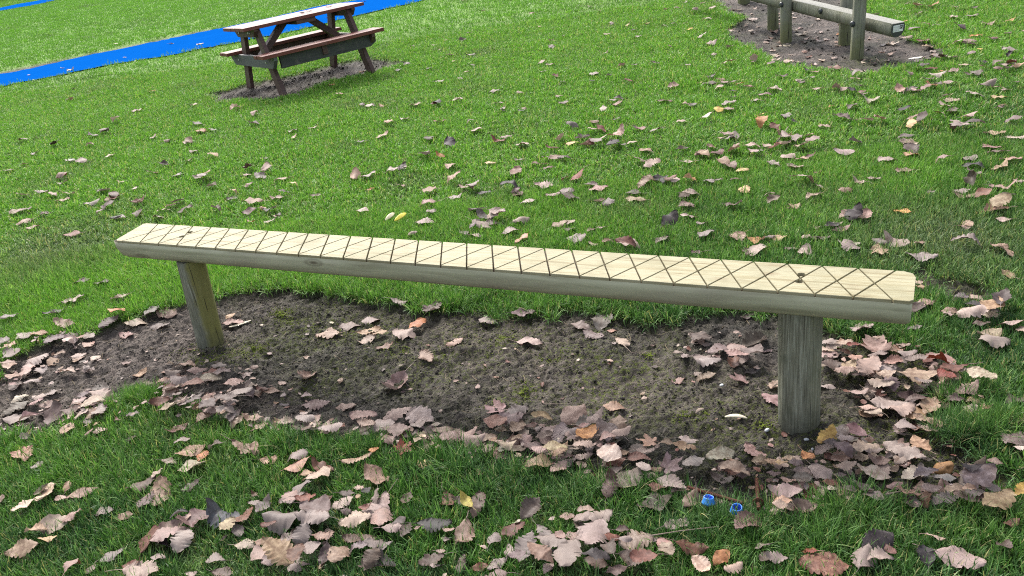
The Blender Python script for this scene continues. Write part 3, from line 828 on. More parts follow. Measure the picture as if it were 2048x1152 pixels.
chip(1400, 822, 0.045, 0.022, 0.5, 'small brown grey wood chip beside moss, left of the pale chip', 0.008, mat=M_twig)
chip(478, 640, 0.12, 0.030, 0.45, 'long greenish wood splinter lying right of the far post', 0.012, name='wood_splinter', cat='wood splinter', bend=0.0)
chip(780, 435, 0.14, 0.030, 1.2, 'narrow pale willow leaf standing in grass behind the beam', 0.05, name='narrow_leaf', cat='leaf', mat=mat_plain('pale_narrow_leaf', (0.50, 0.44, 0.28), 0.6), thick=0.0015, tiltx=0.8)
chip(801, 436, 0.15, 0.032, 1.1, 'narrow yellow leaf with dark spots standing in grass behind the beam', 0.05, name='narrow_leaf', cat='leaf', mat=mat_plain('yellow_narrow_leaf', (0.60, 0.50, 0.06), 0.6, 0, .4, .6, 60), thick=0.0015, tiltx=0.8)
chip(1832, 107, 0.14, 0.07, 0.1, 'flat whitish wood chip on bare soil right of the log frame', 0.012, mat=mat_plain('white_chip', (0.62, 0.58, 0.50), 0.7), thick=0.01, bend=0.0)
def pebble(px, py, r, label, mat=M_stone):
    p = ground_pt(px, py, r*0.4); V = []; F_ = []; n = 12
    k = MB(); pr_ = [(r*math.sin(math.pi*i/8)*1.2, -r*math.cos(math.pi*i/8)*0.75) for i in range(9)]; k.lathe(pr_, n)
    o = k.build('pebble', mat); o.location = p; o.rotation_euler = (R.random(), R.random(), R.random()*6); tag(o, label, 'pebble', 'pebbles on the bare soil'); return o
pebble(1534, 851, 0.009, 'pale pebble touching the left of the near post foot')
pebble(1613, 869, 0.008, 'grey pebble just in front of the near post foot')
pebble(1443, 764, 0.008, 'small grey pebble on soil left of the near post')
pebble(1626, 885, 0.006, 'tiny white pebble below the near post foot')
def twig(pts, r, label, lifts=None):
    W = [ground_pt(x, y, (lifts[i] if lifts else 0.012)) for i, (x, y) in enumerate(pts)]
    org = W[0]; k = MB(); k.tube([q-org for q in W], [r*(1-0.5*i/(len(W)-1)) for i in range(len(W))], 7)
    o = k.build('twig', M_twig); o.location = org; tag(o, label, 'twig', 'thin twigs and leaf stalks on the ground'); return o
twig([(1553, 283), (1562, 272), (1577, 252)], 0.006, 'grey twig rising from leaves in the right grass', [0.03, 0.05, 0.09])
twig([(1300, 1075), (1360, 1065), (1436, 1056)], 0.0022, 'long thin twig across the front grass below the blue caps', [0.05, 0.055, 0.05])
twig([(1770, 992), (1805, 981), (1860, 978)], 0.003, 'dark twig lying in leaf litter below the mushroom', [0.03, 0.035, 0.03])
twig([(1855, 880), (1862, 897), (1882, 916)], 0.0022, 'thin tan stalk pointing at the mushroom', [0.02, 0.03, 0.04])
twig([(1245, 682), (1262, 692), (1290, 690)], 0.002, 'short curved stalk on dark soil under the beam', [0.012, 0.016, 0.012])
twig([(1645, 890), (1670, 905), (1690, 903)], 0.0018, 'pale straw like twig in front of the near post', [0.01, 0.02, 0.02])
twig([(1085, 800), (1125, 796), (1165, 798)], 0.0016, 'thin bent root lying on the dark soil', [0.01, 0.016, 0.012])
twig([(800, 742), (812, 752), (818, 756)], 0.002, 'tiny pale stick near the middle of the soil', [0.01, 0.012, 0.01])
for q in ([(1740, 125), (1741, 116), (1748, 114)], [(1752, 124), (1753, 112), (1762, 124)]):
    twig(q, 0.004, 'pale bent root beside the foot of the front frame post, '+('left one' if q[0][0] < 1745 else 'right one'), [0.0, 0.06, 0.02])

# ------------------------------------------------------------------ fallen leaves
# crops of the photograph: origin, scale, rows of "x y length angle colour"
LEAVES = {
 (0, 560, 4.0): "660 30 130 15 m;820 45 100 0 m;600 180 200 10 p;450 285 170 25 d;85 320 130 30 g;520 370 140 0 p;970 160 130 20 p;210 460 160 -20 g;320 450 120 10 t;440 480 160 20 g;570 460 80 100 g;550 495 80 0 w;640 465 80 20 p;870 350 190 30 m;950 290 80 60 o;1080 315 170 10 t;1330 225 180 -5 p;1210 245 110 40 g;1270 320 150 0 g;1000 390 100 0 p;100 600 130 0 m;280 605 200 30 p;60 660 120 10 p;80 690 120 0 p;200 700 130 60 p;90 750 110 0 t;460 560 80 30 p;750 580 80 45 w;990 600 80 0 p;530 690 120 0 p;1110 700 120 30 t;1460 640 160 0 t;1380 720 120 0 p;1570 705 170 20 r;1690 720 140 15 r;1750 680 120 0 m;1440 830 120 -5 g;1310 830 120 30 p;1550 880 180 0 p;1700 830 170 0 p;1790 800 150 0 p;1900 920 160 20 p;1410 930 160 40 p;1300 1030 160 10 r;1480 1030 100 30 r;1380 1080 200 10 t;1590 1060 150 30 g;1690 1090 140 40 g;1850 1080 180 0 g;1950 1000 200 15 g;1960 840 160 0 p;390 850 160 20 g;290 890 100 0 p;140 900 150 30 w;110 990 230 30 g;120 1060 220 10 g;270 945 130 20 p;220 1080 150 15 p;420 900 80 20 t;680 840 90 20 p;790 830 130 0 m;660 885 130 20 g;810 905 190 5 p;620 960 150 15 p;740 985 200 5 t;560 1050 180 0 m;430 1080 150 60 m;800 1090 130 50 g;1180 800 90 0 p;1840 260 90 25 t;1860 300 150 5 p;2030 670 60 0 p",
 (0, 848, 3.79): "760 60 110 15 p;680 85 80 0 r;1000 120 80 0 m;1350 50 180 30 r;1400 150 140 30 m;1450 220 230 20 t;1540 250 90 60 o;1460 330 210 10 w;1290 300 110 0 p;1640 200 110 0 m;1870 210 190 -10 t;180 230 110 -60 t;280 320 110 35 g;360 540 170 60 w;320 520 130 30 p;190 640 190 30 w;520 490 70 60 t;620 530 250 20 t;470 590 50 20 w;1080 470 230 25 m;1200 400 100 40 t;1210 530 190 70 t;1110 590 160 50 g;1450 480 150 20 m;790 670 150 10 m;940 710 140 10 t;420 780 250 10 t;560 750 170 20 p;290 830 160 0 t;370 890 140 20 y;170 970 260 15 t;10 590 80 50 p;1130 890 200 60 r;1300 870 290 25 a;1500 750 270 30 a;1370 730 140 20 d;1400 930 170 60 g;1700 720 220 -10 b;1850 720 200 50 r;1740 810 140 40 t;1630 1040 150 0 m;850 1000 200 30 d;550 1110 140 60 r;690 1110 100 60 g;1010 1080 150 0 r;1070 1130 250 0 t;1450 1140 80 0 p;1690 1140 150 0 m;1860 920 150 0 t",
 (512, 848, 3.79): "100 280 130 0 t;320 330 220 15 o;320 270 160 10 m;510 360 160 0 r;390 420 110 0 t;480 440 220 25 t;360 570 150 70 d;290 640 110 -30 r;400 650 150 10 r;60 640 140 50 g;220 760 270 0 d;110 820 120 20 r;480 720 220 -10 g;460 820 240 -5 g;370 930 150 60 d;430 990 170 20 g;530 920 160 0 p;540 1040 150 60 m;190 1040 230 -20 t;640 1040 190 50 t;330 1080 150 70 r;250 880 150 20 g;60 910 150 0 t;770 290 220 15 t;900 235 60 20 o;920 420 190 -40 t;780 495 40 0 t;840 525 70 30 d;1150 195 160 30 R maple;1285 310 110 40 y maple;1580 70 200 10 t;1730 120 180 10 p;1640 150 200 0 p;1480 170 160 0 p;1420 60 150 20 p;1150 590 100 60 m;690 690 70 0 m;930 660 280 50 p;760 770 240 10 t;960 760 150 70 r;920 600 100 70 m;850 690 110 0 r;790 900 240 5 m;930 940 200 10 d;1040 850 150 10 g;1360 820 250 0 d;1470 870 90 0 r;1590 880 200 80 t;1460 600 140 -60 r;1560 620 120 0 m;1690 660 170 70 m;1610 670 100 -40 y;1340 1080 190 20 m;1560 1090 130 70 m;1830 1100 150 30 m;1700 1120 130 10 r;950 1090 220 0 d;790 1020 160 10 g;900 1110 160 60 m;580 90 190 10 g;390 20 140 0 g;960 50 200 5 g;1080 90 200 0 g;850 60 130 0 p;1250 80 130 0 g;1920 1010 80 70 g;0 220 70 70 t;1700 400 60 -60 o;1920 220 130 10 t",
 (1024, 848, 3.79): "40 120 90 0 t;150 170 130 20 g;290 50 140 20 p;370 100 130 70 g;450 110 160 10 g;250 130 130 10 g;590 190 190 30 o;560 140 70 10 R;590 30 200 10 g;640 80 130 30 p;790 60 200 80 p;740 180 170 -30 g;840 220 140 10 p;1000 220 180 0 o maple;740 260 120 0 r;220 250 130 0 p;340 290 180 0 t;550 290 150 0 t;740 350 180 -20 w;200 350 200 0 t;1100 340 110 0 t;1240 330 190 20 g maple;1380 330 170 20 g;1170 240 110 0 t;1310 255 170 -5 t;1580 300 210 15 w;1360 60 180 0 p maple;1840 160 180 -40 p;1890 270 140 0 t;1680 410 230 -15 p;1560 510 220 -5 w;1410 430 160 30 g;1300 410 140 0 g;1210 500 220 -20 m;1090 550 100 0 r;1340 560 90 60 p;1350 620 130 40 p;1080 640 250 5 m;890 470 200 40 g;1000 430 120 -30 g;970 350 170 -10 r;750 540 140 60 m;1750 590 160 10 m;150 710 170 40 m;420 730 110 0 p;590 700 160 10 t;550 770 170 0 m;680 770 180 20 g;620 900 240 60 g;1260 790 210 20 g;940 920 250 10 p;770 920 130 0 r;840 860 100 0 m;1350 980 250 0 r;930 1060 220 -10 g;740 1040 140 -60 m;650 1120 200 0 d;430 1070 220 60 m;310 980 220 -10 m;380 950 80 -30 r;110 1000 200 60 d;230 1090 200 -30 t;1160 1030 120 -40 R;1180 1080 130 -50 p;1010 1130 200 0 r;1440 1100 160 -40 w;1590 1050 130 40 o;1680 1120 140 20 t;1790 800 220 30 a;1890 960 120 0 m;1920 1050 100 60 g;60 1120 130 10 g;870 1000 90 0 g",
 (1536, 848, 3.79): "660 90 180 -20 a;540 130 130 60 p;720 200 240 0 t;580 230 130 0 p;440 190 150 40 y;300 230 120 -50 o;160 220 110 0 t;480 260 140 -20 g;1030 190 320 -20 p;1160 150 160 -40 t;800 370 260 -5 w;590 350 150 0 t;400 380 170 -40 g;170 410 150 0 t;1100 340 170 20 w;1210 360 130 -10 r;1560 360 200 30 m;1590 510 240 25 g;1700 440 120 -10 p;1520 470 150 0 d;1740 640 230 30 t;1390 610 170 0 t;1510 620 110 0 t;1050 570 200 0 t;1230 590 150 0 g;1330 520 160 0 g;1180 480 180 10 g;960 440 120 30 R;730 530 140 -30 m;620 550 110 0 g;90 520 130 60 r;130 590 240 0 a;110 690 130 10 o;90 735 120 0 t;260 700 150 0 m;1270 900 150 0 t;1450 1050 370 -15 p;820 960 220 30 d;1190 1040 140 -70 d;430 1100 370 -5 r;310 1000 130 -20 R;720 1070 180 70 m;840 1090 200 0 p;60 1060 170 0 m;30 280 120 0 t;100 300 100 0 y;210 310 110 0 g;1840 780 120 20 r;1790 970 150 -50 m;1910 590 110 40 y;1870 140 170 40 g;1210 40 150 -10 t;1040 10 160 -10 g;560 300 160 -30 g;540 410 100 0 g;470 470 120 0 r;260 420 140 0 g;40 340 110 0 g;920 1050 120 -50 r;1900 230 100 0 w",
 (1640, 600, 2.88): "240 190 110 70 g;50 280 100 0 g;140 290 90 0 p;290 270 180 -30 p maple;190 310 80 0 R;280 420 180 40 t;350 500 150 -10 t;480 270 80 0 r;500 330 120 10 m;550 370 130 0 g;420 405 110 0 p;560 480 220 0 p;700 380 150 60 R;760 460 160 10 r;720 510 110 -20 R;920 500 170 -20 w;630 620 100 60 t;400 580 220 0 p;470 640 150 20 p;270 620 110 -10 t;480 720 140 10 g;600 700 130 -20 t;140 450 110 0 p;40 480 100 0 g;60 400 120 0 m;220 520 110 0 p;550 590 120 0 m;780 600 100 0 g;870 110 240 -5 w;900 40 150 0 d;985 80 120 60 t;1040 50 110 80 m;1100 160 150 -5 p;980 215 130 10 t;1010 260 190 10 g;600 40 110 20 p;560 70 90 40 m;545 175 90 0 d;1130 590 130 10 m;1110 700 140 -5 t;1110 800 150 60 g;380 480 110 0 p;200 370 80 0 p;330 350 110 0 g;590 520 100 0 m",
 (1350, 480, 2.618): "130 500 250 -30 m;230 570 120 20 g;420 515 130 20 m;330 570 110 -20 r;400 610 120 -30 g;320 635 120 -15 p;310 710 130 0 p maple;170 640 140 10 g;160 690 110 0 t;15 690 70 0 p;500 820 100 -40 p;525 740 70 60 p;90 1005 120 0 p maple;420 1070 130 -40 p;380 375 70 0 m;10 570 60 0 p",
 (600, 600, 2.0877): "110 110 100 5 p;200 75 90 0 p;290 55 80 10 g;280 100 100 10 t;270 140 90 15 t;330 120 60 10 t;350 175 75 5 p;430 125 90 -5 p;490 85 80 30 o;555 35 80 40 g;415 5 70 0 m;780 60 70 -10 g;930 50 95 5 g;640 150 75 20 p;955 148 100 -5 p;1170 82 80 -10 g;1260 60 100 60 g;1225 120 90 -15 g;1300 95 40 0 o;1345 150 60 -30 t;400 310 130 40 p;185 410 85 10 p;15 300 80 60 p;520 205 60 -45 t;15 370 50 0 g;60 410 120 5 p;400 455 130 25 p;500 490 150 -20 p;270 515 110 0 p;790 430 110 0 p maple;900 440 100 20 g;880 490 120 0 g;1008 480 85 0 t;1140 490 110 40 p;820 510 100 -10 t;1215 515 110 10 p;1310 420 90 -10 t;1335 480 60 0 g",
 (1280, 200, 2.667): "80 175 95 10 m;470 60 90 -20 p;420 65 40 60 y;225 125 50 0 t;360 110 60 0 w;280 30 45 0 m;130 10 70 0 r;640 90 45 0 y;648 140 50 60 o;780 90 70 70 d;820 120 40 0 d;980 150 60 0 p;1080 105 90 0 g;1130 45 60 40 m;1200 120 80 10 t;1280 120 50 50 t;1450 110 60 0 p;1445 140 40 70 y;1500 135 50 30 m;1410 60 60 10 d;1600 100 60 0 r;1660 70 70 50 m;1755 105 70 0 p;1700 145 90 0 w;1990 130 90 0 g;1890 190 100 0 t;2010 215 100 0 w;1925 50 60 0 m;1230 10 80 0 w;1660 10 80 0 t;770 205 90 20 r;835 210 60 60 m;770 240 60 20 w;600 250 70 0 w;620 285 70 10 d;720 265 70 10 R;860 255 80 -20 p;920 250 80 20 p;500 200 60 70 m;460 220 50 0 m;500 280 60 60 t;380 265 50 10 t;410 290 80 20 r;320 295 70 30 p;230 270 60 10 m;30 280 110 -20 t;255 340 65 0 w;65 355 80 10 t;45 445 100 0 p;115 440 70 -40 d;180 445 60 0 w;270 440 90 40 o;370 445 50 -20 d;265 510 140 5 p;250 570 80 -60 g;260 630 75 0 w;480 365 80 -35 p;545 385 60 0 y;710 345 80 -25 m;790 310 60 40 t;825 365 100 -15 t;875 320 80 5 t;1090 290 130 0 w;1150 240 80 30 d;1315 330 90 0 p;1445 300 80 20 o;1430 240 100 5 w;1610 345 80 0 r;1410 385 90 0 p;1870 265 110 -15 p;1910 295 100 0 m;1970 335 110 -10 t;1780 370 130 -5 d;1800 405 40 0 w;1245 430 65 0 p;1170 445 65 -10 w;875 450 100 5 p;1095 495 70 5 t;925 520 75 20 p;710 545 65 15 g;690 515 50 0 p;555 490 45 -30 y;495 575 90 -15 m;820 583 70 0 R;1120 630 110 10 p;1195 640 60 60 p;1040 675 70 0 w;1070 710 80 10 p;1400 605 80 -10 y;935 690 45 0 r;525 735 70 30 p;620 755 80 -10 o;735 745 80 0 y;925 745 60 -10 m;595 810 80 30 m;620 820 60 60 p;805 805 70 0 p;885 820 55 50 p;1115 785 110 5 w;1280 770 90 -10 d;1370 775 130 -10 p;1500 845 160 -5 g;1740 795 160 0 m;1930 820 130 -25 t;1735 525 120 0 p;1715 495 80 0 m;1930 475 130 0 p;1945 530 90 0 m;1890 605 120 0 t;1940 650 90 0 w;2020 440 60 0 t;1770 450 30 70 m;310 820 60 0 m;350 720 90 30 d;505 430 45 0 r;945 395 40 0 r;1735 690 60 0 r;1960 950 80 -20 t;1490 780 50 30 p;120 750 60 30 g",
 (700, 200, 3.2): "125 40 60 10 w;205 45 35 0 o;420 38 70 0 t;540 35 40 0 r;685 10 70 10 w;950 30 50 10 w;970 80 35 0 m;1100 80 40 0 d;1370 25 60 0 m;1715 30 60 0 R;1620 60 50 60 w;1710 130 50 10 m;1560 145 50 20 r;245 155 50 0 w;350 130 50 0 w;570 150 60 0 r;815 205 70 0 t;210 240 80 10 o;75 275 45 0 m;510 255 60 60 m;640 290 80 -50 d;950 270 70 0 R;1000 245 65 0 p;1105 290 40 60 r;1280 215 50 0 m;1350 260 40 60 t;1420 285 80 0 y;1520 295 80 0 R;1490 250 80 10 g;1560 210 70 20 p;1640 260 80 0 t;1720 240 80 30 w;1430 180 70 0 d;1840 200 55 0 m;1290 320 70 10 r;1300 345 60 30 g;1320 380 90 20 t;1270 445 60 10 r;1240 415 50 0 t;1185 415 45 0 r;1710 300 100 0 g;1810 290 60 0 p;1880 330 80 0 t;1850 405 90 10 t;1880 530 100 0 p;480 370 60 50 g;485 398 50 0 o;580 370 50 0 o;645 430 45 70 t;900 405 60 0 y;1080 390 50 0 m;1060 470 55 40 p;275 470 110 0 p;335 440 50 30 m;120 495 90 20 g;40 500 70 60 o;135 585 50 0 o;335 553 50 0 p;665 525 110 15 p;730 565 60 0 p;510 590 90 -10 t;860 605 80 0 d;685 635 90 5 g;1245 560 130 0 p;1590 580 110 10 p;1460 510 90 20 R;1375 525 30 60 r;1070 610 60 -40 r;1140 665 160 15 w;1300 620 80 10 p;1390 605 80 0 g;1415 640 120 0 m;1660 675 70 20 d;1830 650 130 0 t;500 680 90 10 p;525 735 60 30 g;80 725 75 0 p;480 805 130 0 g;810 725 85 0 m;865 775 110 -5 g;900 810 80 0 g;850 830 130 -5 p;800 885 70 0 p;790 845 50 20 g;1105 795 95 20 p;1035 860 110 5 p;1100 910 90 20 o;1410 795 50 30 w;1340 810 90 20 p;1540 845 50 20 t;1450 900 110 0 m;1650 912 70 0 r;1780 940 150 -5 p;1555 935 50 0 t;400 885 60 0 p",
 (0, 200, 3.413): "480 5 50 0 t;160 290 60 -20 m;380 315 55 0 d;795 155 45 0 w;640 250 50 0 d;720 225 70 0 d;940 80 70 10 r;240 375 40 0 g;480 420 50 50 w;560 432 60 0 r;755 388 55 20 w;170 447 40 0 R;1050 260 50 10 t;1145 285 40 0 r;1350 175 60 0 m;1285 300 50 0 w;1455 215 40 0 d;1370 220 60 0 o;1740 175 70 0 m;1610 70 60 20 w;1740 105 35 60 t;2000 220 60 20 m;2010 260 40 20 w;1460 395 60 0 t;1325 360 50 0 p;1290 425 40 0 w;1120 450 50 0 m;1050 518 65 15 w;1215 525 50 30 d;1350 545 50 0 p;1415 530 60 0 o;1700 480 50 60 m;1690 520 50 10 p;1820 475 60 60 p;1780 535 60 -10 g;1925 550 100 20 t;1700 600 60 10 t;1590 685 70 10 g;1605 645 30 0 o;1740 715 190 10 t;1890 680 80 10 p;1450 600 60 0 t;1710 780 90 5 g;1800 755 40 0 o;1850 765 80 0 d;1480 770 60 0 m;1270 780 100 5 m;1220 720 100 30 g;1120 775 80 10 p;1170 750 60 0 w;945 795 70 80 m;820 820 70 0 g;690 800 50 0 p;640 720 120 10 g;770 685 90 20 r;740 745 120 0 m;950 710 110 10 r;470 660 90 15 p;430 695 90 15 p;360 665 60 0 p;160 665 70 10 p;290 640 80 10 m;430 540 150 0 r;435 580 60 0 p;830 570 40 10 w;710 635 80 0 m;915 620 50 20 p;120 775 120 5 p;190 765 70 10 m;310 790 70 10 g;170 845 100 20 p;220 885 90 10 p;500 935 120 5 r;1720 850 50 0 o;1850 845 80 5 p;1900 835 40 0 p",
 (1400, 0, 3.16): "70 285 60 10 p;180 300 50 0 m;45 130 50 0 w;80 60 40 0 t;340 390 50 60 p;180 410 70 0 t;515 500 70 10 m;630 520 50 0 p;710 500 30 0 g;470 580 110 -5 w;740 575 70 0 p;860 575 40 70 r;1030 600 50 0 p;60 535 80 0 m;130 515 50 0 r;200 535 50 0 g;1410 250 110 0 r;1300 235 110 5 t;1215 255 90 5 w;1440 270 70 20 t;1000 430 120 -5 w;850 440 100 0 t;600 355 60 0 w;480 385 60 0 w;560 390 60 20 w;640 190 80 0 w;670 215 40 0 w;1500 330 100 0 t;1580 370 80 0 w;1450 350 60 0 m;1330 380 50 0 d;1460 440 70 10 R;1400 440 80 0 m;1520 455 30 0 o;1600 455 60 10 r;1320 475 50 -10 g;1500 485 120 0 w;1440 555 100 30 o maple;1340 575 90 20 g;1365 595 70 30 w;1580 535 90 0 t;1700 480 50 0 m;1720 470 50 0 t;1665 420 55 0 w;1790 400 50 0 d;1885 445 60 0 R;1940 415 110 0 w;2010 430 70 15 w;1960 330 110 0 w;1860 255 60 0 d;1740 230 120 10 o;1700 270 100 5 t;1640 275 80 0 w;1640 185 110 -5 m;1830 150 110 0 t;1960 140 60 0 y;1720 100 100 10 g;1730 50 90 30 m;1480 40 60 10 o;1380 45 70 0 t;1600 110 60 -20 w;1820 545 90 10 m;1740 610 120 -5 w;1880 560 70 0 t;1930 575 60 0 r;1885 620 90 0 y;200 200 40 0 w;330 110 60 0 w",
}
TINT = {'p': (0.350, 0.240, 0.195), 't': (0.375, 0.255, 0.175), 'w': (0.530, 0.430, 0.345), 'g': (0.200, 0.152, 0.138), 'm': (0.118, 0.080, 0.066), 'a': (0.195, 0.115, 0.105),
        'd': (0.036, 0.025, 0.027), 'r': (0.190, 0.082, 0.055), 'R': (0.200, 0.042, 0.024), 'o': (0.480, 0.225, 0.090), 'y': (0.600, 0.410, 0.110), 'b': (0.115, 0.118, 0.150)}
WORD = {'p': 'pinkish tan', 't': 'light tan', 'w': 'whitish', 'g': 'grey mauve', 'm': 'dull brown', 'a': 'mauve', 'd': 'blackish', 'r': 'reddish brown', 'R': 'dark red', 'o': 'orange brown',
        'y': 'yellow', 'b': 'bluish black'}

def tube_arr(path, r):
    """3-sided tube"""
    path = np.array(path); k = len(path); V = []
    off = np.array([[0, 1, 0], [0, -0.5, 0.87], [0, -0.5, -0.87]])*r
    for i in range(k): V.append(path[i]+off*(1-0.4*i/k))
    V = np.concatenate(V); Fq = [[i*3+j, i*3+(j+1) % 3, (i+1)*3+(j+1) % 3, (i+1)*3+j] for i in range(k-1) for j in range(3)]
    return V, np.array(Fq)
def leaf_shape(rg, L, kind, lod=0, far=False):
    """returns V, quads, vein"""
    if kind == 'maple':
        nr, na = 6, 64 if lod == 0 else 32
        th = np.linspace(-2.45, 2.45, na)
        cen = np.array([0, 0.85, -0.85, 1.75, -1.75])+rg.normal(0, .05, 5); rad = np.array([1.0, .88, .88, .58, .58])
        out = np.zeros(na)+0.30
        for c_, r_ in zip(cen, rad):
            d = np.abs(th-c_); out = np.maximum(out, r_*np.clip(1-1.15*d, 0, 1)**0.75+0*d)
        out *= 1+0.09*np.sign(np.sin(th*17+rg.random()*6))*np.clip(out, 0, 1)
        dv = np.min(np.abs(th[:, None]-cen[None, :]), 1)
        ts = np.linspace(0.0, 1, nr+1); ts[0] = 0.01
        rr_ = ts[:, None]*out[None, :]*L*0.62
        x = rr_*np.cos(th)+L*0.12; y = rr_*np.sin(th)
        cup = rg.uniform(-0.5, 1.2); fold = rg.uniform(0.0, 0.5)
        z = cup*(x*x+y*y)/L*0.45+0.035*L*np.sin(th*5+rg.random()*6)[None, :]*ts[:, None]**2+fold*np.abs(y)*0.3
        vein = np.repeat(np.clip(1-dv/0.07, 0, 1)[None, :], nr+1, 0)
        V = np.stack([x, y, z], -1).reshape(-1, 3); nn = na; rows = nr+1; x0 = L*0.12
    else:
        nl = int(rg.integers(5, 9)); per = 4 if lod == 0 else 2
        ncol = 7 if lod == 0 else 5
        rows = nl*per+3; u = np.linspace(0, 1, rows)
        kind2 = rg.random()
        wd = rg.uniform(0.25, 0.39)
        env = np.sin(math.pi*np.clip(u, 0, 1)**rg.uniform(0.78, 1.02))**rg.uniform(0.62, 0.92)
        ph = (np.arange(rows) % per)/per
        deep = rg.uniform(0.16, 0.40) if kind2 < 0.82 else rg.uniform(0.04, 0.10)
        lobe = 1-deep*(1-np.clip(np.sin(math.pi*ph), 0, 1)**0.55)
        dl = np.repeat(rg.uniform(0.35, 1.35, nl+2), per)[:rows]; dr = np.repeat(rg.uniform(0.35, 1.35, nl+2), per)[:rows]
        base_l = lobe; lobe = 1-(1-base_l)*dl; lobe2b = 1-(1-base_l)*dr
        lobe = lobe*(1+rg.normal(0, 0.05, rows))
        lobe2 = lobe2b*(1+rg.normal(0, 0.05, rows))
        hw = env*wd*L
        v = np.linspace(-1, 1, ncol); nn = ncol
        hwl = np.where(v[None, :] < 0, hw[:, None]*lobe[:, None], hw[:, None]*lobe2[:, None])
        y = v[None, :]*hwl
        y = y+0.10*L*rg.uniform(-1, 1)*(u[:, None]-0.5)**2*4*0.5
        x = u[:, None]*L+np.abs(y)*rg.uniform(0.18, 0.35)*(1-u[:, None]**3)
        c1 = rg.uniform(-0.5, 1.0); c2 = rg.uniform(-0.7, 1.0); c3 = rg.uniform(-0.6, 0.6)
        if rg.random() < 0.18: c1 *= 2.6; c2 *= 1.8
        z = c1*np.abs(y)**1.6/(wd*L)**0.6*0.42*(0.6+0.8*u[:, None]*rg.random())+c2*(u[:, None]-0.45)**2*L*0.5+c3*y*(u[:, None]-.5)
        z = z-0.008*L*np.cos(2*math.pi*(ph[:, None]-0.5))*np.abs(v[None, :])*rg.uniform(0.5, 1.5)
        z = z+0.045*L*np.sin(u[:, None]*rg.uniform(6, 14)+v[None, :]*2+rg.random()*6)*np.abs(v[None, :])**2
        z = z+rg.normal(0, 0.006*L, z.shape)*np.abs(v[None, :])
        # a bent tip or a torn corner now and then
        if rg.random() < 0.3: z = z+np.clip(u[:, None]-0.7, 0, 1)*rg.uniform(-1, 1.5)*L
        vein = np.where(np.abs(ph-0.5) < 1e-6, 0.7, 0.0)[:, None]*np.ones(ncol)[None, :]
        vein[:, ncol//2] = 1.0
        V = np.stack([x, y, z], -1).reshape(-1, 3); x0 = 0.0
    ii = np.arange(rows*nn).reshape(rows, nn)
    Fq = np.stack([ii[:-1, :-1], ii[1:, :-1], ii[1:, 1:], ii[:-1, 1:]], -1).reshape(-1, 4)
    vein = vein.ravel()
    if rg.random() < (0.8 if kind == 'maple' else 0.45):
        sl = L*rg.uniform(0.25, 0.5 if kind != 'maple' else 0.8); b = rg.uniform(-0.4, 0.5); c_ = rg.uniform(-.4, .4)
        z0 = V[(rows*nn)//2 if kind == 'maple' else nn//2][2] if kind != 'maple' else V[nn//2][2]
        t = np.linspace(0, 1, 5)
        P = np.stack([x0+0.02*L-t*sl, c_*t*t*sl, z0+b*t*t*sl*0.5+0.0005], -1)
        TV, TF = tube_arr(P, 0.0011 if L < 0.12 else 0.0014)
        Fq = np.vstack([Fq, TF+len(V)]); V = np.vstack([V, TV]); vein = np.concatenate([vein, np.zeros(len(TV))])
    V = V-np.array([L*0.5, 0, 0])
    return V, Fq, vein

# height map on which leaves come to rest
HX0, HY0, HC = -6.5, 1.3, 0.01
hx = np.arange(HX0, 6.5, HC); hy = np.arange(HY0, 12.0, HC)
HXX, HYY = np.meshgrid(hx, hy)
HS_, _ = soil(HXX, HYY)
GRASSH = 0.030
HM = hgt(HXX, HYY, HS_)+(1-HS_)*GRASSH*(0.8+0.5*fbm(HXX, HYY, 9, 91, 2))
foot = np.zeros(HM.shape, bool)
def rest_height(x, y):
    i = np.clip(((y-HY0)/HC).astype(int), 0, HM.shape[0]-1); j = np.clip(((x-HX0)/HC).astype(int), 0, HM.shape[1]-1)
    return i, j
def settle(rg, L, kind, x, y, yaw, tilt_max, lod=0, sink=0.0):
    V, Fq, vein = leaf_shape(rg, L, kind, lod)
    if rg.random() < 0.4: V = V*np.array([1, -1, -1]); 
    ax_ = rg.normal(0, 1, 2); ax_ /= np.linalg.norm(ax_); tl = rg.random()**1.5*tilt_max
    Rm = np.array(Matrix.Rotation(tl, 3, Vector((ax_[0], ax_[1], 0))) @ Matrix.Rotation(yaw, 3, 'Z'))
    W = V @ Rm.T; W = W-np.array([0, 0, W[:, 2].mean()])
    wx, wy = W[:, 0]+x, W[:, 1]+y
    inside = (x > HX0+.2) and (x < hx[-1]-.2) and (y > HY0+.1) and (y < hy[-1]-.2)
    if inside:
        i, j = rest_height(wx, wy); gap = HM[i, j]-W[:, 2]
        z = np.percentile(gap, 90)+0.0012-sink
        nb = int(len(gap)*0.98)
        zz = W[:, 2]+z+0.0008
        np.maximum.at(HM, (i, j), zz)
        for di, dj in ((0, 1), (1, 0), (1, 1), (0, -1), (-1, 0)):
            np.maximum.at(HM, (np.clip(i+di, 0, HM.shape[0]-1), np.clip(j+dj, 0, HM.shape[1]-1)), zz-0.001)
        if len(i): foot[i, j] = True
    else:
        g_ = hgt(wx, wy, np.zeros(len(wx)), False)
        z = np.percentile(g_+GRASSH-W[:, 2], 60)
    return W, Fq, vein, z
def tint_of(rg, code):
    c = np.array(TINT[code]); c = c*rg.uniform(0.62, 1.10)*(1+rg.normal(0, 0.06, 3)); return np.clip(c, 0.01, 0.8)
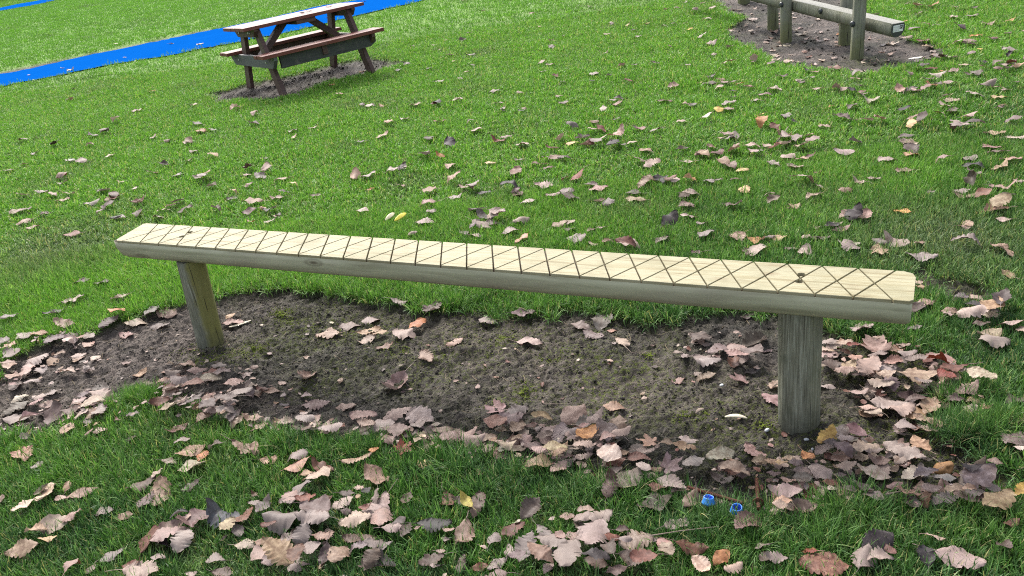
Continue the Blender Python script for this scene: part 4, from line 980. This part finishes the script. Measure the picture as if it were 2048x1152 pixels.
def near_small_things(px, py, m_=1.0):
    """the bolts and caps lie on top of the litter: no leaf centre lands on them"""
    for (x0, y0, x1, y1, r) in ((1376, 977, 1486, 1009, 24), (1514, 948, 1517, 1018, 24), (1417, 1013, 1474, 1030, 26), (1888, 930, 1888, 938, 34), (1472, 831, 1474, 831, 30)):
        t = min(1, max(0, ((px-x0)*(x1-x0)+(py-y0)*(y1-y0))/((x1-x0)**2+(y1-y0)**2)))
        if math.hypot(px-x0-t*(x1-x0), py-y0-t*(y1-y0)) < r*m_: return True
    return False
leaves = []
acc = {'V': [], 'F': [], 'vein': [], 'tint': [], 'n': 0}
def to_acc(rg, W, Fq, vein, x, y, z, code):
    V = W+np.array([x, y, z]); acc['V'].append(V); acc['F'].append(Fq+acc['n']); acc['vein'].append(vein)
    t = tint_of(rg, code); acc['tint'].append(np.repeat(t[None], len(V), 0)); acc['n'] += len(V)
rg = np.random.default_rng(12)
# 1. the bank of old litter, lowest layer: bands where the photograph shows leaves lying several deep
BANKS = [  # polygon in photograph pixels, leaves per square metre, colours
 ([(330, 800), (470, 840), (600, 850), (740, 870), (840, 860), (960, 870), (1080, 850), (1200, 860), (1290, 920), (1400, 960), (1520, 930), (1640, 900), (1760, 870), (1880, 880), (1990, 960), (2020, 1000), (1880, 1030), (1740, 1010),
   (1560, 1030), (1420, 1010), (1300, 1000), (1200, 960), (1080, 945), (930, 920), (800, 895), (680, 880), (560, 870), (430, 850)], 260, 'ppptggmrt'),
 ([(1655, 690), (1760, 690), (1880, 720), (1930, 780), (1960, 840), (1880, 860), (1780, 850), (1700, 790), (1650, 740)], 230, 'ppttggmrr'),
 ([(330, 1080), (560, 980), (760, 1010), (880, 1100), (1040, 1070), (1200, 1050), (1330, 1110), (1330, 1170), (300, 1170)], 42, 'ddmmrrgp'),
 ([(1340, 660), (1500, 670), (1560, 720), (1480, 760), (1380, 740)], 60, 'mmgprd'),
 ([(0, 690), (150, 670), (230, 700), (120, 760), (0, 770)], 80, 'ppgtg'),
 ([(0, 830), (120, 800), (330, 790), (330, 830), (120, 880), (0, 880)], 70, 'ppgtg'),
 ([(330, 735), (560, 745), (620, 810), (480, 850), (350, 820)], 100, 'ppgrt'),
 ([(1830, 560), (2050, 590), (2060, 700), (1960, 690), (1900, 640), (1840, 640)], 55, 'pgdmt'),
 ([(1460, 10), (1560, 120), (1700, 130), (1880, 110), (1850, 80), (1740, 40), (1600, 20), (1500, 0)], 20, 'wwwtpd'),
]
for poly, dens, cols in BANKS:
    P = np.array(world_poly(poly)); lo, hi = P.min(0), P.max(0); nn_ = int((hi-lo)[0]*(hi-lo)[1]*dens)
    q = rg.random((nn_, 2))*(hi-lo)+lo; sd = poly_sd(q[:, 0], q[:, 1], [tuple(a) for a in P]); q = q[sd > -0.02]
    for x, y in q:
        u_, v_, _z = to_px(np.array([[x, y, 0.0]]))
        if near_small_things(u_[0], v_[0], 1.25): continue
        L = rg.uniform(0.05, 0.105); code = cols[rg.integers(len(cols))]
        W, Fq, vn, z = settle(rg, L, 'maple' if rg.random() < 0.08 else 'oval', x, y, rg.random()*6.28, 0.25, 1)
        to_acc(rg, W, Fq, vn, x, y, z, code)
# crumbled bits of leaf on the soil and through the litter
for poly, dens in ((BANKS[0][0], 260), (BANKS[1][0], 220), (BANKS[3][0], 120), (BANKS[4][0], 160), (BANKS[5][0], 200), (BANKS[6][0], 220), ([(0, 700), (400, 640), (700, 640), (1500, 700), (1560, 880), (1300, 900), (700, 840), (0, 840)], 38), (BANKS[8][0], 30), (BANKS[2][0], 50)):
    P = np.array(world_poly(poly)); lo, hi = P.min(0), P.max(0); nn_ = int((hi-lo)[0]*(hi-lo)[1]*dens)
    q = rg.random((nn_, 2))*(hi-lo)+lo; sd = poly_sd(q[:, 0], q[:, 1], [tuple(a) for a in P]); q = q[sd > -0.03]
    for x, y in q:
        L = rg.uniform(0.012, 0.040); code = 'ppttwgmmr'[rg.integers(9)]
        W, Fq, vn, z = settle(rg, L, 'oval', x, y, rg.random()*6.28, 0.4, 1); W = W*np.array([1, 1, 0.8])
        to_acc(rg, W, Fq, vn, x, y, z, code)
# 2. leaves seen one by one in the photograph
seen = []
for (ox, oy, sc), txt in LEAVES.items():
    for row in txt.split(';'):
        q = row.split(); X = ox+float(q[0])/sc; Y = oy+float(q[1])/sc; L = float(q[2])/sc; A = D(float(q[3])); code = q[4]
        if Y > 1165 or near_small_things(X, Y): continue
        if any(abs(X-a)+abs(Y-b) < 12 for a, b, *_ in seen): continue
        seen.append((X, Y, L, A, code, 'maple' if len(q) > 5 else 'oval'))
# companions: on the lawn leaves tend to lie in twos and threes
for (X, Y, L, A, code, kind) in list(seen):
    if Y < 560 and rg.random() < (0.34 if X > 900 else 0.10):
        X2, Y2 = X+rg.normal(0, 1)*L*0.55, Y+rg.normal(0, 1)*L*0.28
        seen.append((X2, Y2, L*rg.uniform(.6, 1.0), rg.normal(0, .4), 'pmgdrtm'[rg.integers(7)], 'oval'))
# 3. scattered small ones, sparser to the left and far away
for i in range(900):
    X = rg.uniform(-120, 2170); Y = rg.uniform(-30, 430)
    dens = 0.08+0.92*np.clip((X-500)/900, 0, 1)*np.clip(1-(Y-200)/260, 0.0, 1)
    if Y > 200 and X > 600: dens = 0.04
    if X < 650: dens = 0.05+0.10*(Y > 280)
    if rg.random() > dens*1.0: continue
    if any(abs(X-a) < 14 and abs(Y-b) < 9 for a, b, *_ in seen): continue
    code = 'ppttwwggmmdrroy'[rg.integers(15)]
    seen.append((X, Y, -1, rg.normal(0.05, 0.4), code, 'oval' if rg.random() < .85 else 'maple'))
for i in range(60):   # just outside the frame
    X = rg.choice([rg.uniform(-250, -20), rg.uniform(2070, 2300)]); Y = rg.uniform(200, 1150)
    seen.append((X, Y, -1, rg.uniform(-.5, .5), 'ppgtmrd'[rg.integers(7)], 'oval'))
for q_ in ((400, 89, 12), (343, 88, 9), (141, 141, 13), (124, 137, 6), (58, 150, 5), (620, 38, 7), (250, 116, 6)): seen.append((q_[0], q_[1], q_[2], 0.1, 'w', 'oval'))
for (X, Y, L, A, code, kind) in seen:
    p = at(X, Y, 0.02)
    if L > 0:
        a = at(X-L/2*math.cos(A), Y+L/2*math.sin(A), 0.02); b = at(X+L/2*math.cos(A), Y-L/2*math.sin(A), 0.02)
        d = b-a; wl = float(np.hypot(d[0], d[1])); yaw = math.atan2(d[1], d[0])
        wl = min(max(wl*1.10, 0.045), 0.155)
        if p[1] > 4.2: wl = min(wl*1.12, 0.14)
    else:
        wl = rg.uniform(0.055, 0.12); yaw = rg.uniform(-0.6, 0.6)+(math.pi if rg.random() < .5 else 0)
    if rg.random() < 0.5: yaw += math.pi
    s_ = float(soil(np.array([p[0]]), np.array([p[1]]))[0][0])
    tl = 0.26 if s_ > 0.5 else 0.50
    if A > 0.9: tl = 0.8
    dist = p[1]
    scr = wl*FPX/max(to_px(p)[2][0], 0.1)
    lod = 0 if dist < 5.5 else 1
    W, Fq, vn, z = settle(rg, wl, kind, p[0], p[1], yaw, tl, lod, sink=0.003 if (s_ < .5 and dist < 5) else 0.0)
    leaves.append(dict(W=W, F=Fq, vein=vn, x=p[0], y=p[1], z=z, code=code, kind=kind, px=X, py=Y, scr=scr, soil=s_, L=wl, tl=tl))
# nearest / largest 300 become things of their own, the rest one mass of litter
inframe = [l for l in leaves if -5 < l['px'] < 2053 and -5 < l['py'] < 1157]
inframe.sort(key=lambda l: -l['scr'])
single = inframe[:300]; sid = set(id(l) for l in single)
for l in leaves:
    if id(l) not in sid: to_acc(rg, l['W'], l['F'], l['vein'], l['x'], l['y'], l['z'], l['code'])
# labels
MARKS = [((1597, 850), 'near post'), ((425, 690), 'far post'), ((1445, 1020), 'blue caps'), ((1885, 935), 'mushroom'), ((1830, 590), 'near beam end'), ((240, 490), 'far beam end'), ((1024, 700), 'middle of the soil'),
         ((20, 1140), 'bottom left corner'), ((2030, 1140), 'bottom right corner'), ((1024, 1140), 'bottom edge centre'), ((1513, 985), 'washer bolt'), ((1472, 831), 'pale wood chip'), ((790, 436), 'narrow yellow leaf'),
         ((550, 1140), 'bottom edge, left half'), ((1560, 1140), 'bottom edge, right half'), ((1560, 268), 'grey twig'), ((1040, 500), 'middle of the beam'), ((10, 700), 'left edge'), ((2040, 700), 'right edge')]
groups = {}
for l in single:
    best = min(MARKS, key=lambda m_: math.hypot(l['px']-m_[0][0], l['py']-m_[0][1])+(60 if 'edge' in m_[1] or 'corner' in m_[1] else 0))
    dx, dy = l['px']-best[0][0], l['py']-best[0][1]
    if abs(dx) > abs(dy)*1.2: rel = 'left of' if dx < 0 else 'right of'
    else: rel = 'above' if dy < 0 else 'below'
    on = 'bare soil' if l['soil'] > 0.5 else 'grass'
    size = 'large' if l['L'] > 0.105 else ('small' if l['L'] < 0.07 else '')
    shp = 'maple' if l['kind'] == 'maple' else 'lobed'
    base = ' '.join(f"{size} {WORD[l['code']]} {shp} leaf on {on} {rel} the {best[1]}".split())
    groups.setdefault(base, []).append(l)
ORD = ['leftmost', 'second from left', 'third from left', 'fourth from left', 'fifth from left', 'sixth from left', 'seventh from left', 'eighth from left']
for base, ls in groups.items():
    ls.sort(key=lambda l: l['px'])
    for i, l in enumerate(ls):
        if len(ls) == 1: l['label'] = base
        else:
            o_ = 'rightmost' if i == len(ls)-1 else ORD[min(i, 7)]
            l['label'] = base.replace(' leaf on', ' leaf, '+o_+', on')
            if len(l['label'].split()) > 16: l['label'] = l['label'].replace(' lobed', '').replace(' dull', '').replace('the middle', 'middle')
for l in single:
    me = np_mesh('fallen_leaf', l['W'], l['F']); fattr(me, 'vein', l['vein']); cattr(me, 'tint', np.repeat(tint_of(rg, l['code'])[None], len(l['W']), 0))
    o = link('fallen_leaf', me, M_leaf); o.location = (l['x'], l['y'], l['z'])
    tag(o, l['label'], 'leaf', 'fallen autumn leaves lying on grass and soil')
me = np_mesh('leaf_litter', np.concatenate(acc['V']), np.concatenate(acc['F'])); fattr(me, 'vein', np.concatenate(acc['vein'])); cattr(me, 'tint', np.concatenate(acc['tint']))
o = link('leaf_litter', me, M_leaf); tag(o, 'dead leaves lying in a mass on the soil and scattered over the far grass', 'leaf litter', kind='stuff')
# three dark leaves on the table top
Mt = tab.rotation_euler.to_matrix()
for i, (tx_, ty_, lab) in enumerate(((0.10, -0.02, 'dark dead leaf on the picnic table top, left one'), (0.20, 0.0, 'dark dead leaf on the picnic table top, middle one'), (0.47, 0.02, 'dark dead leaf on the picnic table top, right one'))):
    V, Fq, vn = leaf_shape(rg, 0.085, 'oval', 0); V = V*np.array([1, 1, 1.0]); V[:, 2] += 0.03*np.abs(V[:, 1])/0.03*0.3
    V[:, 2] -= V[:, 2].min()
    me = np_mesh('fallen_leaf', V, Fq); fattr(me, 'vein', vn); cattr(me, 'tint', np.repeat(np.array([[.045, .03, .025]]), len(V), 0))
    o = link('fallen_leaf', me, M_leaf); o.location = Vector((TX, TY, TZ)) + Mt @ Vector((tx_, ty_, HT+0.002)); o.rotation_euler = (0, 0, rg.random()*3)
    tag(o, lab, 'leaf', 'dark leaves on the picnic table')

# ------------------------------------------------------------------ soil crumbs and straw
def ico():
    import bmesh as bm_
    b = bm_.new(); bm_.ops.create_icosphere(b, subdivisions=1, radius=1.0)
    V = np.array([v.co for v in b.verts]); Fc = np.array([[v.index for v in f.verts] for f in b.faces]); b.free(); return V, Fc
IV, IF = ico()
def scatter_soil(n, poly, seed):
    r_ = np.random.default_rng(seed); P = np.array(poly); lo, hi = P.min(0), P.max(0)
    q = r_.random((n, 2))*(hi-lo)+lo; s_, sd = soil(q[:, 0], q[:, 1]); k = (s_ > 0.6) & (poly_sd(q[:, 0], q[:, 1], poly) > -0.1)
    return q[k], r_
tc = []
Vs, Fs, nb = [], [], 0
for poly, n, k_ in ((SOIL_BEAM, 60000, 1.0), (SOIL_FRAME, 5000, 2.4), (SOIL_TABLE, 3500, 2.4)):
    q, r_ = scatter_soil(n, poly, 5)
    cl = fbm(q[:, 0], q[:, 1], 5, 71, 2); keep = r_.random(len(q)) < np.clip(cl*3-0.8, 0.15, 1); q = q[keep]
    z = hgt(q[:, 0], q[:, 1])
    for (x, y), zz in zip(q, z):
        s = min(0.0016+0.0045*r_.random()**3.0+(0.007*r_.random() if r_.random() < 0.05 else 0), 0.012)*k_
        v = IV*np.array([1, r_.uniform(.6, 1), r_.uniform(.4, .8)])*s*(1+0.35*(r_.random((len(IV), 1))-0.5))
        a = r_.random()*6.28; c_, s_ = math.cos(a), math.sin(a)
        v = v @ np.array([[c_, -s_, 0], [s_, c_, 0], [0, 0, 1]])
        Vs.append(v+np.array([x, y, zz+s*0.2])); Fs.append(IF+nb); nb += len(IV)
        b_ = r_.random()**2.2; tc.append(np.array([0.015, 0.013, 0.010])+b_*np.array([0.135, 0.12, 0.098])*(1.6 if r_.random() < .06 else 1))
me = np_mesh('soil_crumbs', np.concatenate(Vs), np.concatenate(Fs), False)
cattr(me, 'tint', np.repeat(np.array(tc), len(IV), 0))
tag(link('soil_crumbs', me, M_clod), 'loose crumbs of dark soil on the worn ground', 'soil crumbs', kind='stuff')
Vs, Fs, nb = [], [], 0
for poly, n, k_ in ((SOIL_BEAM, 2600, 1.0), (SOIL_FRAME, 500, 2.0)):
    q, r_ = scatter_soil(n, poly, 15)
    q = q[r_.random(len(q)) < np.where(q[:, 0] < -1.3, 1.0, 0.28)]
    for x, y in q:
        L = r_.uniform(0.015, 0.06)*k_; a = r_.random()*3.14; t = np.linspace(-.5, .5, 5); bd = r_.normal(0, .3)
        P = np.stack([x+np.cos(a)*t*L-np.sin(a)*bd*t*t*L, y+np.sin(a)*t*L+np.cos(a)*bd*t*t*L, t*0], -1)
        P[:, 2] = hgt(P[:, 0], P[:, 1]); P[:, 2] = np.maximum(P[:, 2], P[:, 2].mean())+0.0015+r_.random()*0.004
        w_ = 0.0007*k_*r_.uniform(.6, 1.6); sv = np.array([-math.sin(a), math.cos(a), 0])*w_
        V = np.concatenate([P+sv, P-sv, P+np.array([0, 0, w_*1.3])]); 
        Fq = [[i, i+1, 5+i+1, 5+i] for i in range(4)]+[[10+i, 10+i+1, i+1, i] for i in range(4)]+[[5+i, 5+i+1, 10+i+1, 10+i] for i in range(4)]
        Vs.append(V); Fs.append(np.array(Fq)+nb); nb += len(V)
me = np_mesh('dry_straw', np.concatenate(Vs), np.concatenate(Fs), False)
tag(link('dry_straw', me, M_straw), 'short bits of dry grass straw on the bare soil', 'straw', kind='stuff')

# moss: tight cushions of tiny green crumbs in the hollow and at the post feet
r_ = np.random.default_rng(44); Vs, Fs, nb = [], [], 0
spots = [(1040, 775, .10), (1000, 792, .08), (980, 700, .05), (1528, 845, .06), (1370, 830, .05), (1412, 828, .05), (500, 690, .14), (420, 712, .10), (600, 640, .10), (1450, 912, .04), (880, 700, .06), (1010, 668, .08), (560, 625, .14),
         (1190, 838, .06), (900, 600, .18), (700, 650, .10), (800, 690, .10), (380, 690, .10), (1300, 700, .07), (1100, 700, .08)]
for (px, py, rad) in spots:
    c = at(px, py); n = int(rad*rad*52000)
    a = r_.random(n)*6.28; q = rad*np.abs(r_.normal(0, .5, n)); x = c[0]+q*np.cos(a)*1.3; y = c[1]+q*np.sin(a); k = fbm(x, y, 18, 33, 3) > 0.50; x, y = x[k], y[k]; zz = hgt(x, y)
    for i in range(len(x)):
        s = r_.uniform(0.0012, 0.0034); v = IV*s*np.array([1, 1, .8])*(1+.4*(r_.random((len(IV), 1))-.5)); Vs.append(v+np.array([x[i], y[i], zz[i]+s*0.6])); Fs.append(IF+nb); nb += len(IV)
me = np_mesh('moss', np.concatenate(Vs), np.concatenate(Fs), False)
tag(link('moss', me, M_moss), 'small cushions of yellow green moss on the dark soil', 'moss', kind='stuff')

# ------------------------------------------------------------------ grass: tufts set out by geometry nodes
def tuft(seed, n, rad, h0, h1, wd, seg, lean=0.7, brm=1.0):
    r_ = np.random.default_rng(seed); Vs, Fs, br, bh, nb = [], [], [], [], 0
    for _ in range(n):
        a = r_.random()*6.28; rr_ = rad*math.sqrt(r_.random()); bx, by = rr_*math.cos(a), rr_*math.sin(a)
        L = r_.uniform(h0, h1); da = a+r_.normal(0, 1.2); ln = abs(r_.normal(0, lean))+0.15
        t = np.linspace(0, 1, seg+1); ang = ln*(0.35+1.0*t)
        dx = np.concatenate([[0], np.cumsum(np.sin(ang[1:])*L/seg)]); dz = np.concatenate([[0], np.cumsum(np.cos(ang[1:])*L/seg)])
        cx = bx+dx*math.cos(da); cy = by+dx*math.sin(da)
        tw = da+1.57+r_.normal(0, 0.5); w_ = wd*r_.uniform(.6, 1.3)*np.array([1-0.15*tt if tt < .6 else max(0.05, (1-tt)*2.2) for tt in t])
        A = np.stack([cx+w_*math.cos(tw), cy+w_*math.sin(tw), dz-0.004], -1); B = np.stack([cx-w_*math.cos(tw), cy-w_*math.sin(tw), dz-0.004], -1)
        Vs.append(np.concatenate([A, B])); k = seg+1
        Fs.append(np.array([[i, i+1, k+i+1, k+i] for i in range(seg)])+nb); nb += 2*k
        rv = r_.random()*brm; br += [rv]*(2*k); bh += list(t)+list(t)
    me = np_mesh('grass_tuft', np.concatenate(Vs), np.concatenate(Fs)); fattr(me, 'br', br); fattr(me, 'bh', bh); me.materials.append(M_grass)
    o = bpy.data.objects.new('grass_tuft', me); return o
def tuft_set(name, specs):
    c = bpy.data.collections.new(name)
    for s in specs: c.objects.link(tuft(*s))
    return c
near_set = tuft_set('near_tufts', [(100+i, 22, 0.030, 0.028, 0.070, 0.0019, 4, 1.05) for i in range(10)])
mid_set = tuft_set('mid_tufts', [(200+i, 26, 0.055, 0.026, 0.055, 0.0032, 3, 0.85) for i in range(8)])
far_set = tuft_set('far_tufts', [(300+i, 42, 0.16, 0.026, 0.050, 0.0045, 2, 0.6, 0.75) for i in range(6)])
def gn_tree(coll):
    t = bpy.data.node_groups.new('tufts', 'GeometryNodeTree')
    t.interface.new_socket('Geometry', in_out='INPUT', socket_type='NodeSocketGeometry'); t.interface.new_socket('Geometry', in_out='OUTPUT', socket_type='NodeSocketGeometry')
    N = t.nodes.new; gi = N('NodeGroupInput'); go = N('NodeGroupOutput'); io = N('GeometryNodeInstanceOnPoints'); ci = N('GeometryNodeCollectionInfo')
    ci.inputs['Collection'].default_value = coll; ci.inputs['Separate Children'].default_value = True; ci.inputs['Reset Children'].default_value = True
    def na(nm, ty):
        q = N('GeometryNodeInputNamedAttribute'); q.data_type = ty; q.inputs['Name'].default_value = nm
        return [o for o in q.outputs if o.enabled and o.name == 'Attribute'][0]
    l = t.links.new; l(gi.outputs[0], io.inputs['Points']); l(ci.outputs[0], io.inputs['Instance']); io.inputs['Pick Instance'].default_value = True
    l(na('pick', 'INT'), io.inputs['Instance Index']); l(na('rotv', 'FLOAT_VECTOR'), io.inputs['Rotation']); l(na('sclv', 'FLOAT_VECTOR'), io.inputs['Scale'])
    l(io.outputs[0], go.inputs[0]); return t
def grass(name, X, Y, coll, nv, s0, s1, flat, label, keepz=None, seed=1):
    r_ = np.random.default_rng(seed); n = len(X); Z = hgt(X, Y, np.zeros(n), False)
    me = bpy.data.meshes.new(name); me.vertices.add(n); me.vertices.foreach_set('co', np.stack([X, Y, Z], -1).astype(np.float32).ravel())
    a = me.attributes.new('pick', 'INT', 'POINT'); a.data.foreach_set('value', r_.integers(0, nv, n).astype(np.int32))
    # the sward leans this way and that in patches
    lx = (fbm(X, Y, 2.2, 81, 2)-0.5)*1.6*flat+r_.normal(0, .12, n); ly = (fbm(X, Y, 2.2, 85, 2)-0.5)*1.6*flat+r_.normal(0, .12, n)
    a = me.attributes.new('rotv', 'FLOAT_VECTOR', 'POINT'); a.data.foreach_set('vector', np.stack([lx, ly, r_.random(n)*6.28], -1).astype(np.float32).ravel())
    s = (s0+(s1-s0)*r_.random(n))*(0.75+0.55*fbm(X, Y, 3.0, 95, 3)*(keepz if keepz is not None else 1.0))
    a = me.attributes.new('sclv', 'FLOAT_VECTOR', 'POINT'); a.data.foreach_set('vector', np.stack([s, s, s], -1).astype(np.float32).ravel())
    o = link(name, me, M_grass); md = o.modifiers.new('tufts', 'NODES'); md.node_group = gn_tree(coll)
    tag(o, label, 'grass', kind='stuff'); return o
def candidates(x0, x1, y0, y1, step, seed, margin=0.12):
    r_ = np.random.default_rng(seed); xs = np.arange(x0, x1, step); ys = np.arange(y0, y1, step)
    X, Y = np.meshgrid(xs, ys); X = X+(r_.random(X.shape)-.5)*step*1.3; Y = Y+(r_.random(Y.shape)-.5)*step*1.3; X = X.ravel(); Y = Y.ravel()
    u, v, z = to_px(np.stack([X, Y, zb(X, Y)], -1))
    k = (z > 0.3) & (u > -2048*margin-60) & (u < 2048*(1+margin)+60) & (v > -1152*margin-60) & (v < 1152*(1+margin)+60)
    X, Y = X[k], Y[k]
    s_, sd = soil(X, Y)
    stray = fbm(X, Y, 7, 97, 2)
    k = (r_.random(len(X)) > s_) | ((s_ > 0.5) & (sd < 0.05) & (stray > 0.68) & (r_.random(len(X)) < 0.25))
    X, Y = X[k], Y[k]
    k = (poly_sd(X, Y, TRACK) < 0.0+0.05*(r_.random(len(X))-.3)) & (poly_sd(X, Y, TRACK2) < 0.0)
    X, Y = X[k], Y[k]
    for (px, py, r) in ((1419, 1020, .05), (1474, 1040, .05), (1440, 1004, .05), (1400, 995, .04), (1490, 1020, .04), (1515, 985, .05), (1515, 1012, .04)):
        c = at(px, py); k = (np.hypot(X-c[0], Y-c[1]) > r) | (r_.random(len(X)) < .22); X, Y = X[k], Y[k]
    return X, Y
def drop_under_leaves(X, Y, frac, seed):
    r_ = np.random.default_rng(seed); i = ((Y-HY0)/HC).astype(int); j = ((X-HX0)/HC).astype(int)
    ok = (i >= 0) & (i < HM.shape[0]) & (j >= 0) & (j < HM.shape[1]); f = np.zeros(len(X), bool); f[ok] = foot[i[ok], j[ok]]
    return ~(f & (r_.random(len(X)) < frac))
YN, YM = 5.6, 12.5
X, Y = candidates(-5, 5, 1.2, YN, 0.0225, 1); k = drop_under_leaves(X, Y, 0.72, 2); X, Y = X[k], Y[k]
print('near tufts', len(X))
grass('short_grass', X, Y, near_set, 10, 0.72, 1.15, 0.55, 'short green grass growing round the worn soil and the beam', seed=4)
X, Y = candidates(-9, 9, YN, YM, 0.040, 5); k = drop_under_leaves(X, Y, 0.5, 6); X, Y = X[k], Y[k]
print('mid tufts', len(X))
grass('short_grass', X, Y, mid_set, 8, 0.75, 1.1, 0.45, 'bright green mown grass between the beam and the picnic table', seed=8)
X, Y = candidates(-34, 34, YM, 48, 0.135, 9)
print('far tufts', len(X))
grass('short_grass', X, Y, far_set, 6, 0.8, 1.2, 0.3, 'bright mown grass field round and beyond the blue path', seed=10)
# longer tussocks at the edge of the worn soil
long_set = tuft_set('long_tufts', [(400+i, 46, 0.030, 0.07, 0.125, 0.0013, 5, 0.85) for i in range(6)])
tx, ty = [], []
for (px, py, r, n) in ((1960, 860, 0.13, 60), (1940, 800, 0.08, 22), (270, 800, 0.10, 26), (700, 900, .12, 18), (900, 930, .2, 30), (1100, 975, .2, 30), (1290, 985, .1, 14), (1560, 1060, .25, 26), (1430, 1060, .15, 16), (540, 880, .2, 16), (1750, 1040, .25, 26),
                    (700, 585, .2, 22), (1150, 620, .2, 22), (900, 600, .2, 22), (1700, 665, .12, 14), (1800, 670, .12, 14), (330, 640, .15, 14)):
    c = at(px, py)
    for _ in range(n):
        a = rg.random()*6.28; q = r*math.sqrt(rg.random()); tx.append(c[0]+q*math.cos(a)*1.4); ty.append(c[1]+q*math.sin(a)*0.6)
tx, ty = np.array(tx), np.array(ty); s_, sd = soil(tx, ty); k = (sd < 0.03) | (np.arange(len(tx)) < 80)
grass('grass_tussocks', tx[k], ty[k], long_set, 6, 0.65, 1.0, 0.5, 'longer grass tussocks at the edge of the bare soil', seed=14)

# ------------------------------------------------------------------ hedge beyond the far path, top left corner
hp = at(-20, 6); hd = at(90, -14)-hp; hd[2] = 0; hl = np.linalg.norm(hd); hd /= hl; hn = np.array([-hd[1], hd[0], 0])
hed = empty('hedge', tuple(hp)); tag(hed, 'dark green clipped hedge at the top left corner beyond the path', 'hedge')
r_ = np.random.default_rng(3); Vs, Fs, nb = [], [], 0
for i in range(7000):
    a = r_.uniform(-4, hl+2.0); b = r_.random()*1.0; z = r_.random()**0.8*1.5; c = hd*a+hn*b+np.array([0, 0, z])
    e1_ = r_.normal(0, 1, 3); e1_ /= np.linalg.norm(e1_); e2_ = np.cross(e1_, r_.normal(0, 1, 3)); e2_ /= np.linalg.norm(e2_); s = 0.05
    Vs.append(np.array([c+e1_*s, c+e2_*s*.6, c-e1_*s, c-e2_*s*.6])); Fs.append(np.array([[0, 1, 2, 3]])+nb); nb += 4
me = np_mesh('foliage', np.concatenate(Vs), np.concatenate(Fs), False)
link('foliage', me, mat_plain('hedge_leaf', (0.035, 0.07, 0.018), 0.6), hed)
k = MB()
for i in range(12):
    c = hd*(-3.5+i*(hl+5)/11)+hn*.5; k.tube([tuple(c), tuple(c+np.array([.05, 0, .6])), tuple(c+np.array([0, .1, 1.2]))], [.04, .03, .015], 6)
k.build('stems', M_twig, hed)
